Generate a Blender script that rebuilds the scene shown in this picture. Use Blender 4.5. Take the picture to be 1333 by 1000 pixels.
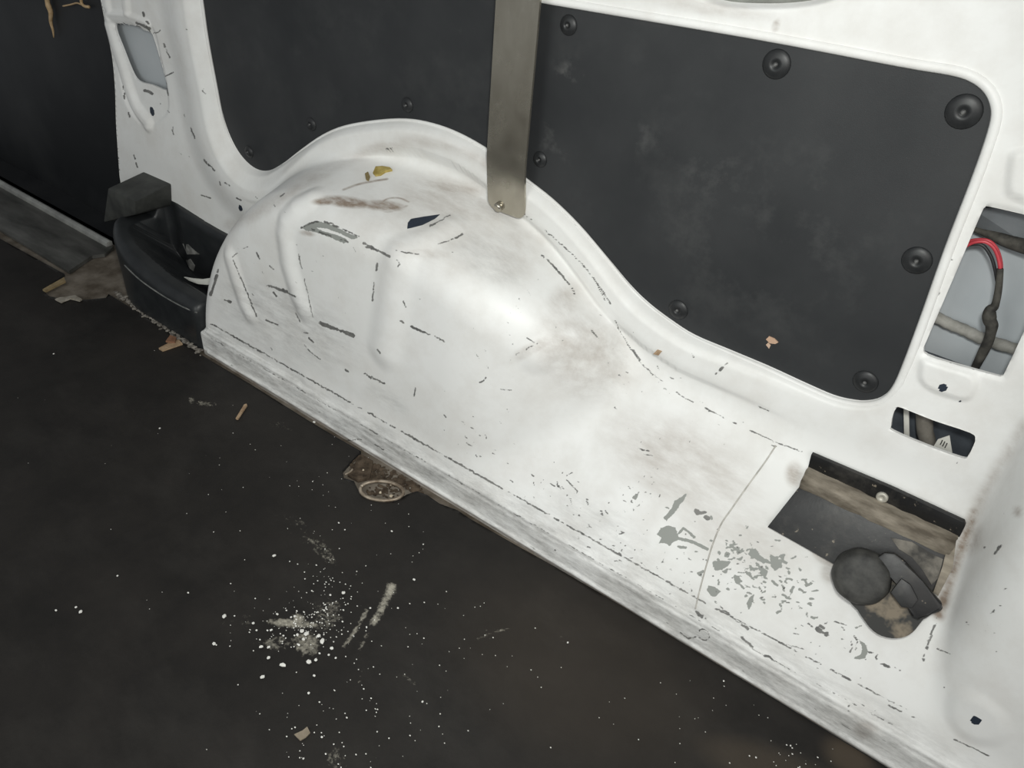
import bpy, bmesh, math, random
import numpy as np
from mathutils import Vector, Matrix

# ------------------------------------------------------------------ clear
for o in list(bpy.data.objects):
    bpy.data.objects.remove(o, do_unlink=True)
S = bpy.context.scene
COL = S.collection
random.seed(7)
RNG = np.random.default_rng(11)

# ------------------------------------------------------------------ camera
# world: X runs rearwards along the van side, Y points out through the side wall, Z up.
F = 1000.0
CX, CY = 666.5, 500.0
vx = np.array([1846.0, 920.0, -1000.0]); vx /= np.linalg.norm(vx)
vz = np.array([130.0, -1348.0, -1000.0]); vz -= vx * vz.dot(vx); vz /= np.linalg.norm(vz)
vy = np.cross(vz, vx)
CAM = np.array([0.0, 0.0, 1.0])
RIGHT = np.array([vx[0], vy[0], vz[0]]); DOWN = np.array([vx[1], vy[1], vz[1]]); FWD = np.array([vx[2], vy[2], vz[2]])
cam = bpy.data.cameras.new('camera'); cam_o = bpy.data.objects.new('camera', cam); COL.objects.link(cam_o)
cam.sensor_fit = 'HORIZONTAL'; cam.sensor_width = 36.0; cam.lens = 36.0 * F / 1333.0
cam.clip_start = 0.02
M3 = Matrix(((RIGHT[0], -DOWN[0], -FWD[0]), (RIGHT[1], -DOWN[1], -FWD[1]), (RIGHT[2], -DOWN[2], -FWD[2])))
cam_o.matrix_world = Matrix.Translation(Vector(CAM)) @ M3.to_4x4()
S.camera = cam_o

# ------------------------------------------------------------------ world, lights, exposure
W = bpy.data.worlds.new('world'); S.world = W; W.use_nodes = True
bgn = W.node_tree.nodes['Background']; bgn.inputs[0].default_value = (0.93, 0.97, 1.0, 1); bgn.inputs[1].default_value = 0.27

def area(name, loc, target, sx, sy, power, col):
    l = bpy.data.lights.new(name, 'AREA'); l.shape = 'RECTANGLE'; l.size = sx; l.size_y = sy
    l.energy = power; l.color = col
    o = bpy.data.objects.new(name, l); COL.objects.link(o); o.location = loc
    o.rotation_euler = (Vector(target) - Vector(loc)).to_track_quat('-Z', 'Y').to_euler()
    return o
area('rear_door_daylight', (1.25, -1.15, 1.45), (-0.3, 0.85, 0.3), 1.5, 1.3, 14, (1.0, 0.955, 0.895))
area('added_left_fill', (-0.75, -1.45, 1.05), (-0.9, 0.8, 0.25), 1.0, 1.3, 13, (0.97, 1.0, 0.97))  # unseen soft fill added to brighten the left side
fl = bpy.data.lights.new('phone_torch', 'SPOT'); fl.energy = 38; fl.color = (0.985, 1.0, 0.96); fl.shadow_soft_size = 0.05
fl.spot_size = math.radians(120); fl.spot_blend = 1.0
flo = bpy.data.objects.new('phone_torch', fl); COL.objects.link(flo)
flo.location = Vector(CAM + RIGHT * 0.06 - DOWN * 0.12 - FWD * 0.02)
flo.rotation_euler = (Vector((-0.70, 0.86, 0.24)) - flo.location).to_track_quat('-Z', 'Y').to_euler()

vs = S.view_settings
vs.view_transform = 'Standard'; vs.look = 'None'; vs.gamma = 1.0; vs.use_curve_mapping = False
vs.exposure = 0.0

# ------------------------------------------------------------------ helpers
def ray(px, py):
    a = (px - CX) / F; b = (py - CY) / F
    return RIGHT * a + DOWN * b + FWD
def at(px, py, Y):
    d = ray(px, py); return CAM + d * ((Y - CAM[1]) / d[1])
def atz(px, py, Z):
    d = ray(px, py); return CAM + d * ((Z - CAM[2]) / d[2])
def atx(px, py, X):
    d = ray(px, py); return CAM + d * ((X - CAM[0]) / d[0])
def project(P):
    v = P - CAM
    u = v @ RIGHT; w = v @ DOWN; f = v @ FWD
    return CX + F * u / f, CY + F * w / f

def smin(a, b, k):
    h = np.clip(0.5 + 0.5 * (b - a) / k, 0, 1)
    return b * (1 - h) + a * h - k * h * (1 - h)
def smax(a, b, k): return -smin(-a, -b, k)
def sst(e0, e1, x):
    t = np.clip((x - e0) / (e1 - e0), 0, 1); return t * t * (3 - 2 * t)

def catmull(pts, n=6, closed=False):
    P = [np.array(p, float) for p in pts]; N = len(P); out = []
    for i in range(N if closed else N - 1):
        p0 = P[(i - 1) % N] if (closed or i > 0) else P[0]
        p1 = P[i]; p2 = P[(i + 1) % N]
        p3 = P[(i + 2) % N] if (closed or i + 2 < N) else P[-1]
        for k in range(n):
            t = k / n
            out.append(0.5 * ((2 * p1) + (-p0 + p2) * t + (2 * p0 - 5 * p1 + 4 * p2 - p3) * t * t + (-p0 + 3 * p1 - 3 * p2 + p3) * t ** 3))
    if not closed: out.append(P[-1])
    return np.array(out)

def poly_sd(poly, X, Y):
    """signed distance to a closed polygon, negative inside"""
    poly = np.asarray(poly, float); d2 = np.full(X.shape, 1e9); ins = np.zeros(X.shape, bool)
    n = len(poly)
    for i in range(n):
        ax, ay = poly[i]; bx, by = poly[(i + 1) % n]
        ex, ey = bx - ax, by - ay
        L = ex * ex + ey * ey + 1e-14
        t = np.clip(((X - ax) * ex + (Y - ay) * ey) / L, 0, 1)
        d2 = np.minimum(d2, (X - ax - t * ex) ** 2 + (Y - ay - t * ey) ** 2)
        c = ((ay > Y) != (by > Y))
        if by != ay:
            c &= X < ax + (Y - ay) * ex / ey
        ins ^= c
    d = np.sqrt(d2)
    return np.where(ins, -d, d)

def line_sd(pts, X, Y):
    d2 = np.full(X.shape, 1e9)
    for (ax, ay), (bx, by) in zip(pts[:-1], pts[1:]):
        ex, ey = bx - ax, by - ay; L = ex * ex + ey * ey + 1e-12
        t = np.clip(((X - ax) * ex + (Y - ay) * ey) / L, 0, 1)
        d2 = np.minimum(d2, (X - ax - t * ex) ** 2 + (Y - ay - t * ey) ** 2)
    return np.sqrt(d2)

def rrect(cx, cz, w, h, r, n=5, rot=0):
    out = []
    for qx, qz, a0 in ((1, 1, 0), (-1, 1, 90), (-1, -1, 180), (1, -1, 270)):
        for k in range(n + 1):
            a = math.radians(a0 + 90 * k / n)
            out.append((qx * (w / 2 - r) + r * math.cos(a), qz * (h / 2 - r) + r * math.sin(a)))
    c, s = math.cos(rot), math.sin(rot)
    return [(cx + x * c - z * s, cz + x * s + z * c) for x, z in out]

def mesh_obj(name, verts, faces, mat, parent=None, smooth=True):
    me = bpy.data.meshes.new(name)
    me.from_pydata([tuple(map(float, v)) for v in verts], [], [tuple(int(i) for i in f) for f in faces])
    me.update()
    if smooth: me.polygons.foreach_set('use_smooth', [True] * len(me.polygons))
    o = bpy.data.objects.new(name, me); COL.objects.link(o)
    if mat: me.materials.append(mat)
    if parent:
        o.parent = parent
        o.matrix_parent_inverse = parent.matrix_world.inverted()
    return o

def np_mesh(name, V, Q, mat):
    """fast mesh from numpy quads"""
    me = bpy.data.meshes.new(name)
    me.vertices.add(len(V)); me.vertices.foreach_set('co', np.ascontiguousarray(V, dtype=np.float32).ravel())
    me.loops.add(len(Q) * 4); me.loops.foreach_set('vertex_index', np.ascontiguousarray(Q, dtype=np.int32).ravel())
    me.polygons.add(len(Q)); me.polygons.foreach_set('loop_start', np.arange(0, len(Q) * 4, 4, dtype=np.int32))
    me.polygons.foreach_set('use_smooth', np.ones(len(Q), bool))
    me.update(calc_edges=True); me.validate()
    me.materials.append(mat)
    o = bpy.data.objects.new(name, me); COL.objects.link(o)
    return o

def set_attr(o, name, vals):
    a = o.data.attributes.new(name, 'FLOAT', 'POINT')
    a.data.foreach_set('value', np.ascontiguousarray(vals, dtype=np.float32))

def from_bm(name, bm, mat, parent=None, smooth=True, bevel=0):
    if bevel:
        bmesh.ops.bevel(bm, geom=list(bm.edges), offset=bevel, segments=2, profile=0.6, affect='EDGES', clamp_overlap=True)
    bmesh.ops.recalc_face_normals(bm, faces=bm.faces)
    me = bpy.data.meshes.new(name); bm.to_mesh(me); bm.free()
    if smooth:
        me.polygons.foreach_set('use_smooth', [True] * len(me.polygons))
        try: me.set_sharp_from_angle(angle=math.radians(38))
        except Exception: pass
    me.materials.append(mat)
    o = bpy.data.objects.new(name, me); COL.objects.link(o)
    if parent:
        o.parent = parent; o.matrix_parent_inverse = parent.matrix_world.inverted()
    return o

def empty(name, loc):
    o = bpy.data.objects.new(name, None); COL.objects.link(o); o.location = tuple(map(float, loc))
    o.empty_display_size = 0.05
    bpy.context.view_layer.update()
    return o
def tag(o, label, cat, group=None):
    o['label'] = label; o['category'] = cat
    if group: o['group'] = group
    return o
def struct(o): o['kind'] = 'structure'; return o

def prism(bm, poly, to3d, t0, t1):
    """closed 2d polygon extruded between offsets t0 and t1; to3d(a, b, t) -> xyz"""
    lo = [bm.verts.new(tuple(map(float, to3d(a, b, t0)))) for a, b in poly]
    hi = [bm.verts.new(tuple(map(float, to3d(a, b, t1)))) for a, b in poly]
    n = len(poly)
    bm.faces.new(lo); bm.faces.new(hi[::-1])
    for i in range(n):
        bm.faces.new((lo[i], hi[i], hi[(i + 1) % n], lo[(i + 1) % n]))

def tube_geo(pts, rad, seg=10, caps=True):
    P = np.array(pts, float); n = len(P)
    rads = rad if hasattr(rad, '__len__') else [rad] * n
    T = np.gradient(P, axis=0); T /= np.linalg.norm(T, axis=1)[:, None] + 1e-9
    up = np.array([0.0, 0.0, 1.0])
    if abs(T[0].dot(up)) > 0.9: up = np.array([1.0, 0, 0])
    V = []; Fc = []; N = np.cross(T[0], up); N /= np.linalg.norm(N)
    for i in range(n):
        N = N - T[i] * N.dot(T[i]); N /= np.linalg.norm(N) + 1e-9
        B = np.cross(T[i], N)
        for k in range(seg):
            a = 2 * math.pi * k / seg
            V.append(P[i] + (N * math.cos(a) + B * math.sin(a)) * rads[i])
    for i in range(n - 1):
        for k in range(seg):
            k2 = (k + 1) % seg
            Fc.append((i * seg + k, i * seg + k2, (i + 1) * seg + k2, (i + 1) * seg + k))
    if caps:
        Fc.append(tuple(range(seg))[::-1]); Fc.append(tuple(range((n - 1) * seg, n * seg)))
    return V, Fc
def tube(name, pts, rad, mat, parent=None, seg=10):
    V, Fc = tube_geo(pts, rad, seg); return mesh_obj(name, V, Fc, mat, parent)

def basis(n, t):
    n = np.array(n, float); n /= np.linalg.norm(n)
    t = np.array(t, float); t = t - n * t.dot(n); t /= np.linalg.norm(t)
    return t, np.cross(n, t), n

# ------------------------------------------------------------------ materials
def newmat(name, rough=0.5, metal=0.0, spec=0.5, col=(0.5, 0.5, 0.5)):
    m = bpy.data.materials.new(name); m.use_nodes = True
    nt = m.node_tree; b = nt.nodes['Principled BSDF']
    b.inputs['Roughness'].default_value = rough; b.inputs['Metallic'].default_value = metal
    b.inputs['Specular IOR Level'].default_value = spec; b.inputs['Base Color'].default_value = (*col, 1)
    return m, nt, b
def nd(nt, typ, **kw):
    n = nt.nodes.new(typ)
    for k, v in kw.items(): setattr(n, k, v)
    return n
def noise(nt, scale, detail=4, rough=0.55, vec=None, stretch=None, dist=0.0):
    tc = nd(nt, 'ShaderNodeTexCoord'); out = tc.outputs['Object']
    if stretch:
        mp = nd(nt, 'ShaderNodeMapping'); mp.inputs['Scale'].default_value = stretch[:3]
        if len(stretch) > 3: mp.inputs['Rotation'].default_value = stretch[3:]
        nt.links.new(out, mp.inputs['Vector']); out = mp.outputs[0]
    n = nd(nt, 'ShaderNodeTexNoise'); n.inputs['Scale'].default_value = scale; n.inputs['Detail'].default_value = detail
    n.inputs['Roughness'].default_value = rough; n.inputs['Distortion'].default_value = dist
    nt.links.new(out, n.inputs['Vector']); return n.outputs['Fac']
def ramp(nt, fac, stops):
    r = nd(nt, 'ShaderNodeValToRGB'); e = r.color_ramp.elements
    while len(e) < len(stops): e.new(0.5)
    for i, (p, c) in enumerate(stops):
        e[i].position = p; e[i].color = (*c, 1) if len(c) == 3 else c
    nt.links.new(fac, r.inputs[0]); return r.outputs[0]
def g(v): return (v, v, v)
def mix(nt, fac, a, b, mode='MIX'):
    m = nd(nt, 'ShaderNodeMix', data_type='RGBA', blend_type=mode)
    for s, v in ((m.inputs[0], fac), (m.inputs[6], a), (m.inputs[7], b)):
        if hasattr(v, 'node'): nt.links.new(v, s)
        elif isinstance(v, (int, float)): s.default_value = v
        else: s.default_value = (*v, 1)
    return m.outputs[2]
def mth(nt, op, a, b=None, c=None):
    m = nd(nt, 'ShaderNodeMath', operation=op); m.use_clamp = False
    for i, v in enumerate((a, b, c)):
        if v is None: continue
        if hasattr(v, 'node'): nt.links.new(v, m.inputs[i])
        else: m.inputs[i].default_value = v
    return m.outputs[0]
def attr(nt, name):
    a = nd(nt, 'ShaderNodeAttribute'); a.attribute_name = name; return a.outputs['Fac']
def bump(nt, b, h, strength=0.2, dist=0.002):
    n = nd(nt, 'ShaderNodeBump'); n.inputs['Strength'].default_value = strength; n.inputs['Distance'].default_value = dist
    nt.links.new(h, n.inputs['Height']); nt.links.new(n.outputs[0], b.inputs['Normal'])

def simple(name, c0, c1, rough=0.5, metal=0.0, scale=30, spec=0.5, bmp=0.0, stretch=None, lo=0.35, hi=0.65, detail=5):
    m, nt, b = newmat(name, rough, metal, spec)
    f = noise(nt, scale, detail, 0.6, stretch=stretch)
    nt.links.new(ramp(nt, f, [(lo, c0), (hi, c1)]), b.inputs['Base Color'])
    if bmp: bump(nt, b, f, bmp)
    return m

def make_paint():
    m, nt, b = newmat('white_body_paint', 0.36, 0, 0.32)
    base = ramp(nt, noise(nt, 3.0, 3), [(0.35, (0.72, 0.72, 0.70)), (0.65, (0.78, 0.78, 0.765))])
    # faint grubby film
    grime = ramp(nt, noise(nt, 14, 6, 0.65), [(0.42, g(0)), (0.75, g(1))])
    base = mix(nt, mth(nt, 'MULTIPLY', grime, 0.34), base, (0.49, 0.455, 0.41))
    # sparse short marks everywhere
    fine = noise(nt, 55, 3, 0.6, stretch=(0.5, 1.4, 1.4), dist=1.2)
    dens = mth(nt, 'ADD', mth(nt, 'MULTIPLY', attr(nt, 'chips'), 0.17), 0.0)
    thr = mth(nt, 'SUBTRACT', 0.775, dens)
    chip = mth(nt, 'MULTIPLY', mth(nt, 'SUBTRACT', fine, thr), 40.0); 
    cl = nd(nt, 'ShaderNodeClamp'); nt.links.new(chip, cl.inputs[0])
    chipc = ramp(nt, noise(nt, 90, 2), [(0.4, (0.20, 0.20, 0.185)), (0.6, (0.33, 0.34, 0.32))])
    # brown dirt, mask also carries painted rim shade
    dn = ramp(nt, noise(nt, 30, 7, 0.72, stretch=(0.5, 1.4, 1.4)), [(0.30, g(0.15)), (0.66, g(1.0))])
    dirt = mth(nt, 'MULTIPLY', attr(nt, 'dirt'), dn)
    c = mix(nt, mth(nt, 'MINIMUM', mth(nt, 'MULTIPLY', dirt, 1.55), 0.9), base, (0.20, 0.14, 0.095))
    c = mix(nt, mth(nt, 'MULTIPLY', cl.outputs[0], 0.85), c, chipc)
    # grey scuffed film (sill strip)
    sn = ramp(nt, noise(nt, 30, 8, 0.8, stretch=(0.35, 1.3, 1.3)), [(0.40, g(0)), (0.68, g(1.0))])
    sc = mth(nt, 'MULTIPLY', attr(nt, 'scuff'), sn)
    c = mix(nt, sc, c, (0.16, 0.155, 0.145))
    # explicit scratches exposing primer / metal, dark strokes and holes
    rag = noise(nt, 210, 3, 0.6)
    def ragged(name, amt, gain):
        v = mth(nt, 'ADD', attr(nt, name), mth(nt, 'MULTIPLY', mth(nt, 'SUBTRACT', rag, 0.5), amt))
        v = mth(nt, 'MULTIPLY', mth(nt, 'SUBTRACT', v, 0.36), gain); k = nd(nt, 'ShaderNodeClamp'); nt.links.new(v, k.inputs[0]); return k.outputs[0]
    c = mix(nt, ragged('primer', 1.3, 6.0), c, (0.27, 0.28, 0.26))
    c = mix(nt, mth(nt, 'MULTIPLY', ragged('stroke', 1.1, 4.0), 0.9), c, ramp(nt, noise(nt, 60, 2), [(0.35, (0.045, 0.045, 0.043)), (0.65, (0.15, 0.148, 0.138))]))
    c = mix(nt, ragged('gash', 0.15, 7.0), c, (0.022, 0.030, 0.045))
    nt.links.new(c, b.inputs['Base Color'])
    rr = mth(nt, 'ADD', 0.43, mth(nt, 'MULTIPLY', grime, 0.25))
    rr = mth(nt, 'ADD', rr, mth(nt, 'MULTIPLY', sc, 0.3))
    nt.links.new(rr, b.inputs['Roughness'])
    hh = mth(nt, 'SUBTRACT', noise(nt, 45, 4), mth(nt, 'MULTIPLY', cl.outputs[0], 0.4))
    bump(nt, b, hh, 0.10, 0.0015)
    return m
PAINT = make_paint()

def make_liner():
    m, nt, b = newmat('black_liner_board', 0.55, 0, 0.4)
    f = ramp(nt, noise(nt, 5, 5, 0.6), [(0.35, (0.0190, 0.0205, 0.0222)), (0.75, (0.034, 0.0355, 0.037))])
    dust = ramp(nt, noise(nt, 9, 7, 0.7), [(0.52, g(0)), (0.8, g(1))])
    c = mix(nt, mth(nt, 'MULTIPLY', mth(nt, 'ADD', attr(nt, 'dust'), 0.12), dust), f, (0.14, 0.14, 0.135))
    sp = mth(nt, 'GREATER_THAN', noise(nt, 75, 2), 0.83)
    c = mix(nt, mth(nt, 'MULTIPLY', sp, 0.35), c, (0.4, 0.4, 0.39))
    nt.links.new(c, b.inputs['Base Color'])
    bump(nt, b, noise(nt, 700, 2), 0.15, 0.0005)
    return m
LINER = make_liner()

def make_mat():
    m, nt, b = newmat('black_rubber_mat', 0.62, 0, 0.35)
    f = ramp(nt, noise(nt, 6, 7, 0.68), [(0.30, (0.0062, 0.0052, 0.0044)), (0.72, (0.019, 0.0162, 0.0138))])
    haze = ramp(nt, noise(nt, 3.2, 6, 0.7, stretch=(1, 1.8, 1, 0, 0, 0.5)), [(0.5, g(0)), (0.8, g(1))])
    c = mix(nt, mth(nt, 'MULTIPLY', haze, 0.25), f, (0.062, 0.058, 0.052))
    sp = mth(nt, 'GREATER_THAN', noise(nt, 120, 2, 0.5), 0.80)
    c = mix(nt, mth(nt, 'MULTIPLY', sp, 0.5), c, (0.35, 0.33, 0.3))
    n1 = mth(nt, 'SUBTRACT', noise(nt, 28, 5, 0.7, stretch=(1, 1.6, 1, 0, 0, 0.9)), 0.5); n2 = mth(nt, 'SUBTRACT', noise(nt, 170, 4, 0.7), 0.5)
    v = mth(nt, 'ADD', attr(nt, 'dust'), mth(nt, 'ADD', mth(nt, 'MULTIPLY', n1, 1.6), mth(nt, 'MULTIPLY', n2, 1.5)))
    v = mth(nt, 'MULTIPLY', mth(nt, 'SUBTRACT', v, 0.37), 1.5); k = nd(nt, 'ShaderNodeClamp'); nt.links.new(v, k.inputs[0])
    dd = mth(nt, 'MULTIPLY', k.outputs[0], mth(nt, 'MINIMUM', mth(nt, 'MULTIPLY', attr(nt, 'dust'), 3.0), 1.0))
    c = mix(nt, mth(nt, 'MULTIPLY', dd, 0.9), c, (0.40, 0.375, 0.31))
    c = mix(nt, attr(nt, 'brown'), c, (0.10, 0.075, 0.05))
    nt.links.new(c, b.inputs['Base Color'])
    bump(nt, b, noise(nt, 260, 3), 0.25, 0.001)
    return m
MAT = make_mat()

BLACKP = simple('black_moulded_plastic', (0.010, 0.0115, 0.013), (0.024, 0.026, 0.027), 0.42, 0, 25, 0.45, 0.1, lo=0.3, hi=0.8)
CLIPM = simple('black_clip_plastic', (0.012, 0.013, 0.014), (0.022, 0.023, 0.024), 0.45, 0, 60, 0.4)
def make_steel():
    m, nt, b = newmat('bare_strap_steel', 0.33, 0.85, 0.5)
    c = ramp(nt, noise(nt, 7, 8, 0.65, stretch=(1.6, 1, 0.7)), [(0.3, (0.36, 0.33, 0.27)), (0.55, (0.47, 0.44, 0.37)), (0.75, (0.56, 0.55, 0.49))])
    sp = ramp(nt, noise(nt, 60, 6, 0.7), [(0.6, g(0)), (0.75, g(1))])
    c = mix(nt, mth(nt, 'MULTIPLY', sp, 0.25), c, (0.75, 0.74, 0.68))
    nt.links.new(c, b.inputs['Base Color'])
    nt.links.new(ramp(nt, noise(nt, 22, 6), [(0.3, g(0.16)), (0.7, g(0.30))]), b.inputs['Roughness'])
    return m
STEEL = make_steel()
BOLT = simple('zinc_bolt', (0.55, 0.55, 0.52), (0.7, 0.7, 0.66), 0.3, 0.85, 40)
TRIM = simple('worn_aluminium_sill', (0.055, 0.055, 0.05), (0.15, 0.148, 0.138), 0.5, 0.35, 14, 0.5, 0.08, stretch=(0.4, 1.5, 1), detail=9)
LIP = simple('bare_alloy_lip', (0.22, 0.22, 0.21), (0.36, 0.36, 0.34), 0.4, 0.3, 20)
DOORM = simple('black_door_liner', (0.0065, 0.0075, 0.009), (0.030, 0.031, 0.032), 0.55, 0, 3.2, 0.35, 0, lo=0.42, hi=0.85, detail=9)
def make_enamel():
    m, nt, b = newmat('chipped_black_enamel', 0.45, 0.0, 0.45)
    c = ramp(nt, noise(nt, 14, 5), [(0.35, (0.006, 0.006, 0.0065)), (0.7, (0.015, 0.015, 0.015))])
    d = ramp(nt, noise(nt, 17, 8, 0.7), [(0.50, g(0)), (0.78, g(1))])
    c = mix(nt, mth(nt, 'MULTIPLY', d, 0.45), c, (0.12, 0.11, 0.095))
    e = ramp(nt, noise(nt, 85, 3, 0.6), [(0.68, g(0)), (0.72, g(1))])
    c = mix(nt, mth(nt, 'MULTIPLY', e, 0.7), c, (0.26, 0.22, 0.17))
    nt.links.new(c, b.inputs['Base Color']); bump(nt, b, noise(nt, 60, 6), 0.2)
    return m
BRKT = make_enamel()
DUSTY = simple('dust_caked_steel', (0.085, 0.070, 0.052), (0.34, 0.30, 0.24), 0.75, 0, 26, 0.3, 0.3, stretch=(0.5, 1.5, 1.5), detail=8)
KNOB = simple('black_rubber_knob', (0.022, 0.022, 0.021), (0.062, 0.061, 0.056), 0.6, 0, 45, 0.35, 0.15, detail=8)
TONGUE = simple('muddy_black_latch', (0.030, 0.030, 0.028), (0.20, 0.165, 0.12), 0.6, 0, 20, 0.35, 0.25, lo=0.50, hi=0.60, detail=4)
SKIN = simple('grey_primed_outer_skin', (0.40, 0.43, 0.45), (0.47, 0.495, 0.51), 0.42, 0, 5, 0.4)
RED = simple('red_wire_sheath', (0.42, 0.035, 0.05), (0.55, 0.06, 0.075), 0.4, 0, 50)
BLACKW = simple('black_wire_sheath', (0.014, 0.014, 0.015), (0.03, 0.03, 0.031), 0.5, 0, 60)
TAPE = simple('grey_black_cloth_tape', (0.022, 0.021, 0.019), (0.085, 0.080, 0.068), 0.75, 0, 60, 0.3, 0.3, detail=6)
CONDUIT = simple('dusty_grey_conduit', (0.20, 0.195, 0.175), (0.36, 0.35, 0.32), 0.7, 0, 40, 0.3, 0.3)
EARTH = simple('brown_dirt', (0.030, 0.021, 0.014), (0.105, 0.078, 0.055), 0.9, 0, 60, 0.2, 0.6, detail=8)
FLOORM = simple('dusty_metal_floor', (0.085, 0.068, 0.05), (0.23, 0.20, 0.165), 0.7, 0.1, 16, 0.3, 0.2, detail=8)
STRAW = simple('dry_straw', (0.36, 0.24, 0.12), (0.50, 0.36, 0.21), 0.7, 0, 90)
BARK = simple('pale_wood_splinter', (0.26, 0.17, 0.10), (0.42, 0.30, 0.19), 0.75, 0, 90)
OLIVE = simple('olive_dry_leaf', (0.26, 0.19, 0.04), (0.42, 0.33, 0.10), 0.6, 0, 90)
TAN = simple('tan_card_scrap', (0.20, 0.165, 0.12), (0.28, 0.235, 0.175), 0.8, 0, 60)
CRUMB = simple('white_plaster_crumb', (0.62, 0.61, 0.57), (0.78, 0.77, 0.73), 0.8, 0, 60)
PAPER = simple('off_white_paper_tag', (0.58, 0.57, 0.52), (0.70, 0.69, 0.64), 0.7, 0, 30)
INK = simple('dark_ink', (0.03, 0.03, 0.03), (0.06, 0.06, 0.06), 0.6)
SEALER = simple('grey_seam_sealer', (0.30, 0.29, 0.26), (0.52, 0.50, 0.46), 0.6, 0, 60)
RINGM = simple('worn_zinc_ring', (0.16, 0.12, 0.085), (0.40, 0.34, 0.27), 0.45, 0.5, 50, 0.5, 0.2)
EDGEY = simple('yellowed_board_edge', (0.15, 0.11, 0.055), (0.30, 0.225, 0.12), 0.7, 0, 40)
RUBBERG = simple('grey_rubber_seal', (0.15, 0.155, 0.14), (0.24, 0.245, 0.225), 0.6, 0, 30)

# ================================================================== THE VAN SIDE
YP = 0.974                      # face of the liner board
PANEL_PX = [(248, -110), (258, -40), (265, 0), (272, 50), (283, 110), (292, 155), (303, 185), (317, 207), (334, 221), (351, 223), (369, 213),
            (392, 195), (421, 175), (450, 163), (490, 156), (530, 154), (565, 160), (600, 173), (640, 196), (684, 230), (720, 258),
            (755, 292), (790, 333), (820, 370), (845, 395), (875, 418), (905, 437), (950, 456), (1000, 477), (1050, 500), (1085, 515),
            (1110, 521), (1130, 522), (1148, 517), (1162, 503), (1175, 475), (1200, 408), (1230, 323), (1262, 240), (1280, 190),
            (1290, 155), (1289, 135), (1280, 118), (1262, 105), (1235, 97), (1170, 86), (974, 49), (714, 5), (530, -28), (400, -52)]
def pxy(pts, Y): return np.array([at(a, b, Y)[[0, 2]] for a, b in pts])
PANEL = catmull(pxy(PANEL_PX, YP), 4, True)
YB = 0.966
HOLE_CABLE = catmull(pxy([(1286, 271), (1281, 273), (1276, 280), (1240, 364), (1204, 448), (1201, 456), (1206, 465), (1250, 479), (1296, 492), (1303, 492), (1308, 486),
                          (1345, 405), (1382, 310), (1384, 300), (1378, 293), (1330, 281)], YB), 3, True)
HOLE_SMALL = catmull(pxy([(1166, 533), (1162, 541), (1160, 555), (1163, 561), (1205, 579), (1252, 596), (1260, 594), (1266, 583), (1269, 573), (1262, 565), (1215, 549), (1172, 532)], YB - 0.004), 3, True)
HOLE_SLOT = catmull(pxy([(149, 31), (147, 38), (155, 62), (167, 92), (177, 106), (194, 111), (212, 118), (214, 112), (205, 80), (196, 50), (190, 41), (170, 33)], YB), 3, True)
EMB_LEFT = catmull(pxy([(133, 24), (136, 40), (150, 85), (163, 130), (180, 155), (196, 166), (210, 158), (219, 145), (216, 115), (207, 75), (198, 40), (180, 26), (150, 20)], YB), 4, True)
EMB_LINE = catmull(pxy([(140, 34), (147, 58), (157, 88), (166, 114), (179, 141), (195, 160)], YB), 4)
EMB_TOPRIBS = [pxy([(132, -30), (138, 8)], YB), pxy([(160, -30), (163, 12)], YB), pxy([(140, 22), (165, 24), (190, 34)], YB)]
EMB_RIGHT = catmull(pxy([(1199, 470), (1196, 485), (1198, 496), (1210, 507), (1240, 518), (1258, 521), (1268, 512), (1272, 497), (1262, 486), (1230, 476), (1208, 469)], YB), 4, True)
EMB_TOP = catmull(pxy([(1318, 200), (1312, 225), (1311, 248), (1320, 258), (1360, 268), (1385, 240), (1390, 210), (1350, 196)], YB), 4, True)
HOLE_TOP = catmull(pxy([(908, -18), (940, -3), (985, 1), (1040, -1), (1085, -11), (1110, -30), (1070, -80), (950, -85), (900, -45)], 0.975), 4, True)

# 2-d relief table of the flat part of the side wall
TX = np.arange(-2.12, 0.62, 0.0025); TZ = np.arange(-0.06, 1.30, 0.0025)
GX, GZ = np.meshgrid(TX, TZ, indexing='ij')
def build_relief():
    D = poly_sd(PANEL, GX, GZ)
    Y = 0.955 + 0.015 * sst(0.28, 0.50, GZ)
    low = sst(-0.05, -0.45, GX) * sst(0.70, 0.60, GZ) 
    left = sst(-1.10, -1.25, GX)
    m = np.maximum(low, left)
    Y = Y - m * ((0.015 + 0.005 * left) * sst(-0.002, 0.018 + 0.016 * left, D) * sst(0.085 + 0.07 * left, 0.035 + 0.01 * left, D))
    q = sst(0.008, -0.010, D); Y = Y * (1 - q) + 0.984 * q
    # second step line under the arched rim
    Y = Y + low * 0.010 * sst(0.050, 0.062, D) * sst(-1.35, -1.2, GX)
    e = line_sd(EMB_LINE, GX, GZ); Y = Y - 0.010 * sst(0.024, 0.004, e)
    e = poly_sd(EMB_LEFT, GX, GZ); Y = Y + 0.004 * sst(0.004, -0.008, e)
    for q in EMB_TOPRIBS:
        e = line_sd(q, GX, GZ); Y = Y - 0.007 * sst(0.016, 0.004, e)
    e = poly_sd(EMB_RIGHT, GX, GZ); Y = Y - 0.006 * sst(0.004, -0.006, e)
    e = poly_sd(EMB_TOP, GX, GZ); Y = Y - 0.006 * sst(0.004, -0.006, e)
    e = poly_sd(HOLE_CABLE, GX, GZ); Y = Y + 0.003 * sst(0.006, -0.001, e)
    e = poly_sd(HOLE_TOP, GX, GZ); Y = Y + 0.016 * sst(0.010, 0.0, e)
    return Y.astype(np.float32)
RELIEF = build_relief()
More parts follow.
